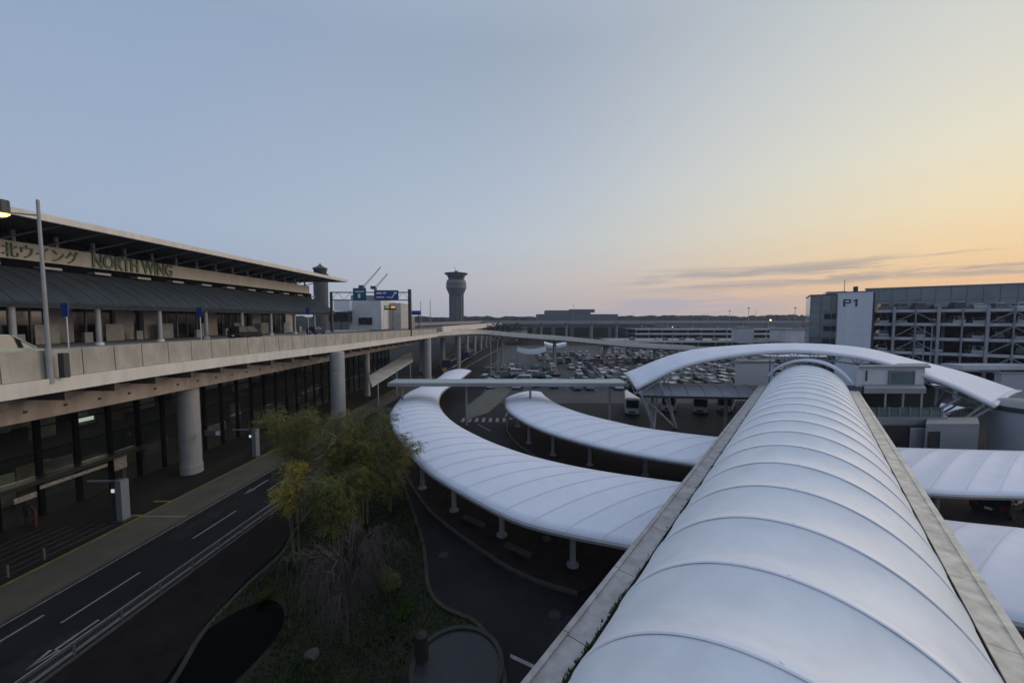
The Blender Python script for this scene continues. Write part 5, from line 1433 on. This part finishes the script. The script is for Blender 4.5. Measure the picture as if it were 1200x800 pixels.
def inside(poly, x, y):
    r = False; n = len(poly)
    for i in range(n):
        a, b = poly[i], poly[(i + 1) % n]
        if (a[1] > y) != (b[1] > y) and x < (b[0] - a[0]) * (y - a[1]) / (b[1] - a[1]) + a[0]: r = not r
    return r
ipoly = [(p.x, p.y) for p in isl]
bx0, bx1 = min(p[0] for p in ipoly), max(p[0] for p in ipoly); by0, by1 = min(p[1] for p in ipoly), max(p[1] for p in ipoly)
q = MB(); q2 = MB(); cnt = 0
rg = random.Random(3)
while cnt < 42000:
    x, y = rg.uniform(bx0, bx1), rg.uniform(by0, by1)
    if not inside(ipoly, x, y): continue
    cnt += 1
    if ((x - c.x) / 1.9) ** 2 + ((y - c.y) / 3.35) ** 2 < 1: continue
    if (x - pc.x) ** 2 + (y - pc.y) ** 2 < 2.3 ** 2: continue
    hgt = rg.uniform(.05, .16) * (1.6 if sin(x * 1.3) * cos(y * .9) > .2 else 1)
    a = rg.uniform(0, pi); wd = .026
    if rg.random() < .25: hgt *= .8; wd = .05
    dx, dy = cos(a) * wd, sin(a) * wd
    (q if rg.random() < .7 else q2).add([(x - dx, y - dy, .13), (x + dx, y + dy, .13), (x + rg.uniform(-.06, .06), y + rg.uniform(-.06, .06), .14 + hgt)], [(0, 1, 2)])
q.build('grass', grass_m, label='rough green grass covering the planted island', cat='grass', kind='stuff')
q2.build('ground_cover', hedge_m, label='dark low ground cover mixed into the island grass', cat='ground cover', kind='stuff')

def bush(x, y, r, h, m, label, n=900, s=.06, group=None):
    o = thing('low_shrub', label, 'shrub', (x, y, .13), group)
    q = MB()
    for k in range(5): q.tube([(x, y, .12), (x + random.uniform(-r, r) * .6, y + random.uniform(-r, r) * .6, h * .7)], [.02, .008], 4)
    q.build('stem', bark_m, o)
    q = MB()
    for k in range(7):
        leaf_cloud(q, (x + random.uniform(-r, r) * .6, y + random.uniform(-r, r) * .6, .12 + h * random.uniform(.3, .75)), r * .55, r * .55, h * .35, n // 7, s)
    q.build('foliage', m, o)
p = G(455, 690); bush(p.x, p.y, .8, 1.1, leafs[1], 'dark green shrub right of the bare weeping tree', 1200)
p = G(478, 716); bush(p.x, p.y, .7, .5, grass_m, 'low bright shrub by the pool rim', 800)
p = G(345, 672); bush(p.x, p.y, .6, .7, hedge_m, 'low dark shrub at the foot of the yellow bamboo', 800)
p = G(310, 705); bush(p.x, p.y, .5, .5, grass_m, 'small green shrub on the left kerb of the island', 700)

def bamboo(px, py, top_px, top_py, ncul, spread, nleaf, mi, label, low=.45, sz=1.0):
    b = G(px, py, .13); 
    o = thing('bamboo_clump', label, 'bamboo', tuple(b), 'bamboo clumps on the island')
    tp = D(top_px, top_py, b.y + .3); hh = tp.z - b.z
    rg = random.Random(px * 7 + py)
    fq = MB(); twq = MB()
    for k in range(ncul):
        ang = rg.uniform(0, 2 * pi); r0 = rg.uniform(.05, .35) * sz
        base = b + Vector((cos(ang) * r0, sin(ang) * r0, 0))
        h = hh * rg.uniform(.72, 1.0); sp = spread * rg.uniform(.3, 1)
        tip = base + Vector((cos(ang) * sp + (tp.x - b.x) * .9, sin(ang) * sp, h))
        pts = []
        for t in [j / 10 for j in range(11)]:
            p = base.lerp(tip, t); bend = t ** 2.4
            p = base + Vector(((tip.x - base.x) * bend, (tip.y - base.y) * bend, h * (t - .10 * t ** 4))); pts.append(p)
        q = MB(); q.tube(pts, [.045 * (1 - .8 * j / 10) for j in range(11)], 6); q.build('culm', culm_m, o, smooth=True)
        for j in range(int(nleaf / ncul / 14)):
            t = low + (1 - low) * rg.random() ** .8
            i = min(9, int(t * 10)); p = pts[i].lerp(pts[i + 1], t * 10 - i)
            a2 = rg.uniform(0, 2 * pi); bl = rg.uniform(.35, 1.15) * (1.15 - t * .5) * sz
            dirv = Vector((cos(a2), sin(a2), rg.uniform(.1, .8)))
            e = p + dirv * bl; e2 = e + Vector((cos(a2) * .35 * bl, sin(a2) * .35 * bl, -.35 * bl))
            twq.tube([p, e, e2], [.009, .006, .003], 3, cap=False)
            for m in range(14):
                u = rg.random() ** .6
                lp_ = (p.lerp(e, u * 1.6) if u < .62 else e.lerp(e2, (u - .62) / .38)) + Vector((rg.gauss(0, .06), rg.gauss(0, .06), rg.gauss(0, .05)))
                la = a2 + rg.gauss(0, .8); ln = rg.uniform(.12, .24) * sz; dn = rg.uniform(-1.1, .3)
                d = Vector((cos(la), sin(la), dn)).normalized() * ln
                sd_ = d.cross(Vector((rg.gauss(0, .4), rg.gauss(0, .4), 1))).normalized() * ln * .10
                fq.add([lp_, lp_ + d * .45 + sd_, lp_ + d, lp_ + d * .45 - sd_], [(0, 1, 2, 3)])
    fq.build('foliage', leafs[mi], o); twq.build('branchlet', culm_m, o)
bamboo(352, 612, 336, 458, 7, 1.5, 14000, 0, 'olive bamboo clump at the left, feathery top in front of the round column', .35)
bamboo(395, 618, 400, 466, 7, 1.7, 17000, 0, 'olive bamboo clump in the middle directly before the big pale column', .3)
bamboo(428, 612, 442, 464, 8, 1.8, 21000, 1, 'dark green bamboo clump at the right beside the white canopy', .25)
bamboo(398, 650, 385, 535, 6, 1.6, 13000, 1, 'dark green bamboo clump lower in front of the others', .3)
bamboo(345, 662, 335, 530, 3, .5, 5200, 2, 'bright yellow bamboo on tall bare culms at the front left', .62, .8)
bamboo(455, 600, 476, 500, 5, 1.2, 9000, 0, 'yellowish bamboo clump drooping beside the canopy edge', .2)

# bare weeping tree
wt = thing('weeping_tree', 'bare purplish weeping tree on thin trunk in the island grass', 'tree', tuple(G(405, 752, .13)))
b = G(405, 752, .13); rg = random.Random(5)
tq = MB(); top = b + Vector((.1, .4, 3.4))
tq.tube([b, b + Vector((.05, .05, 1.2)), b + Vector((-.05, .2, 2.4)), top], [.13, .10, .085, .07], 8); tq.build('trunk', bark_m, wt, smooth=True)
lq = MB(); sq = MB()
for k in range(16):
    a = 2 * pi * k / 16 + rg.uniform(-.2, .2); s = b.lerp(top, rg.uniform(.6, 1)); ln = rg.uniform(1.3, 2.6)
    p1_ = s + Vector((cos(a) * ln * .45, sin(a) * ln * .45, rg.uniform(.7, 1.6))); p2_ = s + Vector((cos(a) * ln, sin(a) * ln, rg.uniform(.4, 1.5)))
    lq.tube([s, p1_, p2_], [.045, .03, .015], 5)
    for j in range(26):
        t = rg.random(); o_ = (s.lerp(p1_, t * 2) if t < .5 else p1_.lerp(p2_, t * 2 - 1)); a2 = a + rg.gauss(0, .7); l2 = rg.uniform(.2, .8); dr = rg.uniform(.8, 2.8)
        q0 = o_ + Vector((cos(a2) * l2 * .5, sin(a2) * l2 * .5, .2)); q1 = o_ + Vector((cos(a2) * l2, sin(a2) * l2, -.2 * dr)); q2_ = q1 + Vector((rg.gauss(0, .08), rg.gauss(0, .08), -.55 * dr)); q2_.z = max(q2_.z, .5); 
        sq.tube([o_, q0, q1, q2_], [.014, .012, .010, .008], 3, cap=False)
        for m in range(3):
            t2 = rg.random(); r_ = q0.lerp(q1, t2); sq.tube([r_, r_ + Vector((rg.gauss(0, .2), rg.gauss(0, .2), -rg.uniform(.2, .8)))], [.009, .006], 3, cap=False)
lq.build('limb', bark_m, wt); sq.build('twigs', twig_m, wt)

# loose kerb stones / slabs by the walkway edge
for i, (px, py, lab) in enumerate(((555, 612, 'rough kerb slab lying beside the canopy walk, nearer the bamboo'), (607, 646, 'flat pale slab between two canopy columns'), (640, 632, 'round pale cover on the canopy walk'), (655, 625, 'second round pale cover on the canopy walk, farther one'))):
    p = G(px, py, .1); q = MB()
    if i < 2:
        q.box(p.x - 1.0, p.x + 1.0, p.y - .2, p.y + .2, .1, .34, lambda x, y, z: Vector((p.x + (x - p.x) * .8 + (y - p.y) * .6, p.y - (x - p.x) * .6 + (y - p.y) * .8, z))); q = bev(q, .04, 1)
        q.build('stone_slab', kerb_m, label=lab, cat='slab')
    else:
        q.lathe(p, [(.36, .1), (.34, .18), (.2, .22), (.02, .23)], 14); q.build('manhole_cover', kerb_m, label=lab, cat='cover', smooth=True)

print('cars', ncar, 'objects', len(bpy.data.objects))

# ------------------------------------------------------------------ evening air
hz = MB(); hz.box(-1200, 1560, -320, 760, -1.5, 120)
hm = bpy.data.materials.new('evening_haze'); hm.use_nodes = True; ht = hm.node_tree
for n in list(ht.nodes):
    if n.type != 'OUTPUT_MATERIAL': ht.nodes.remove(n)
pv = ht.nodes.new('ShaderNodeVolumePrincipled'); pv.inputs['Color'].default_value = (.80, .86, 1, 1); pv.inputs['Density'].default_value = .00019; pv.inputs['Anisotropy'].default_value = .2
ht.links.new(pv.outputs[0], [n for n in ht.nodes if n.type == 'OUTPUT_MATERIAL'][0].inputs['Volume'])
hz.build('haze', hm, label='thin evening haze over the airport', kind='stuff')
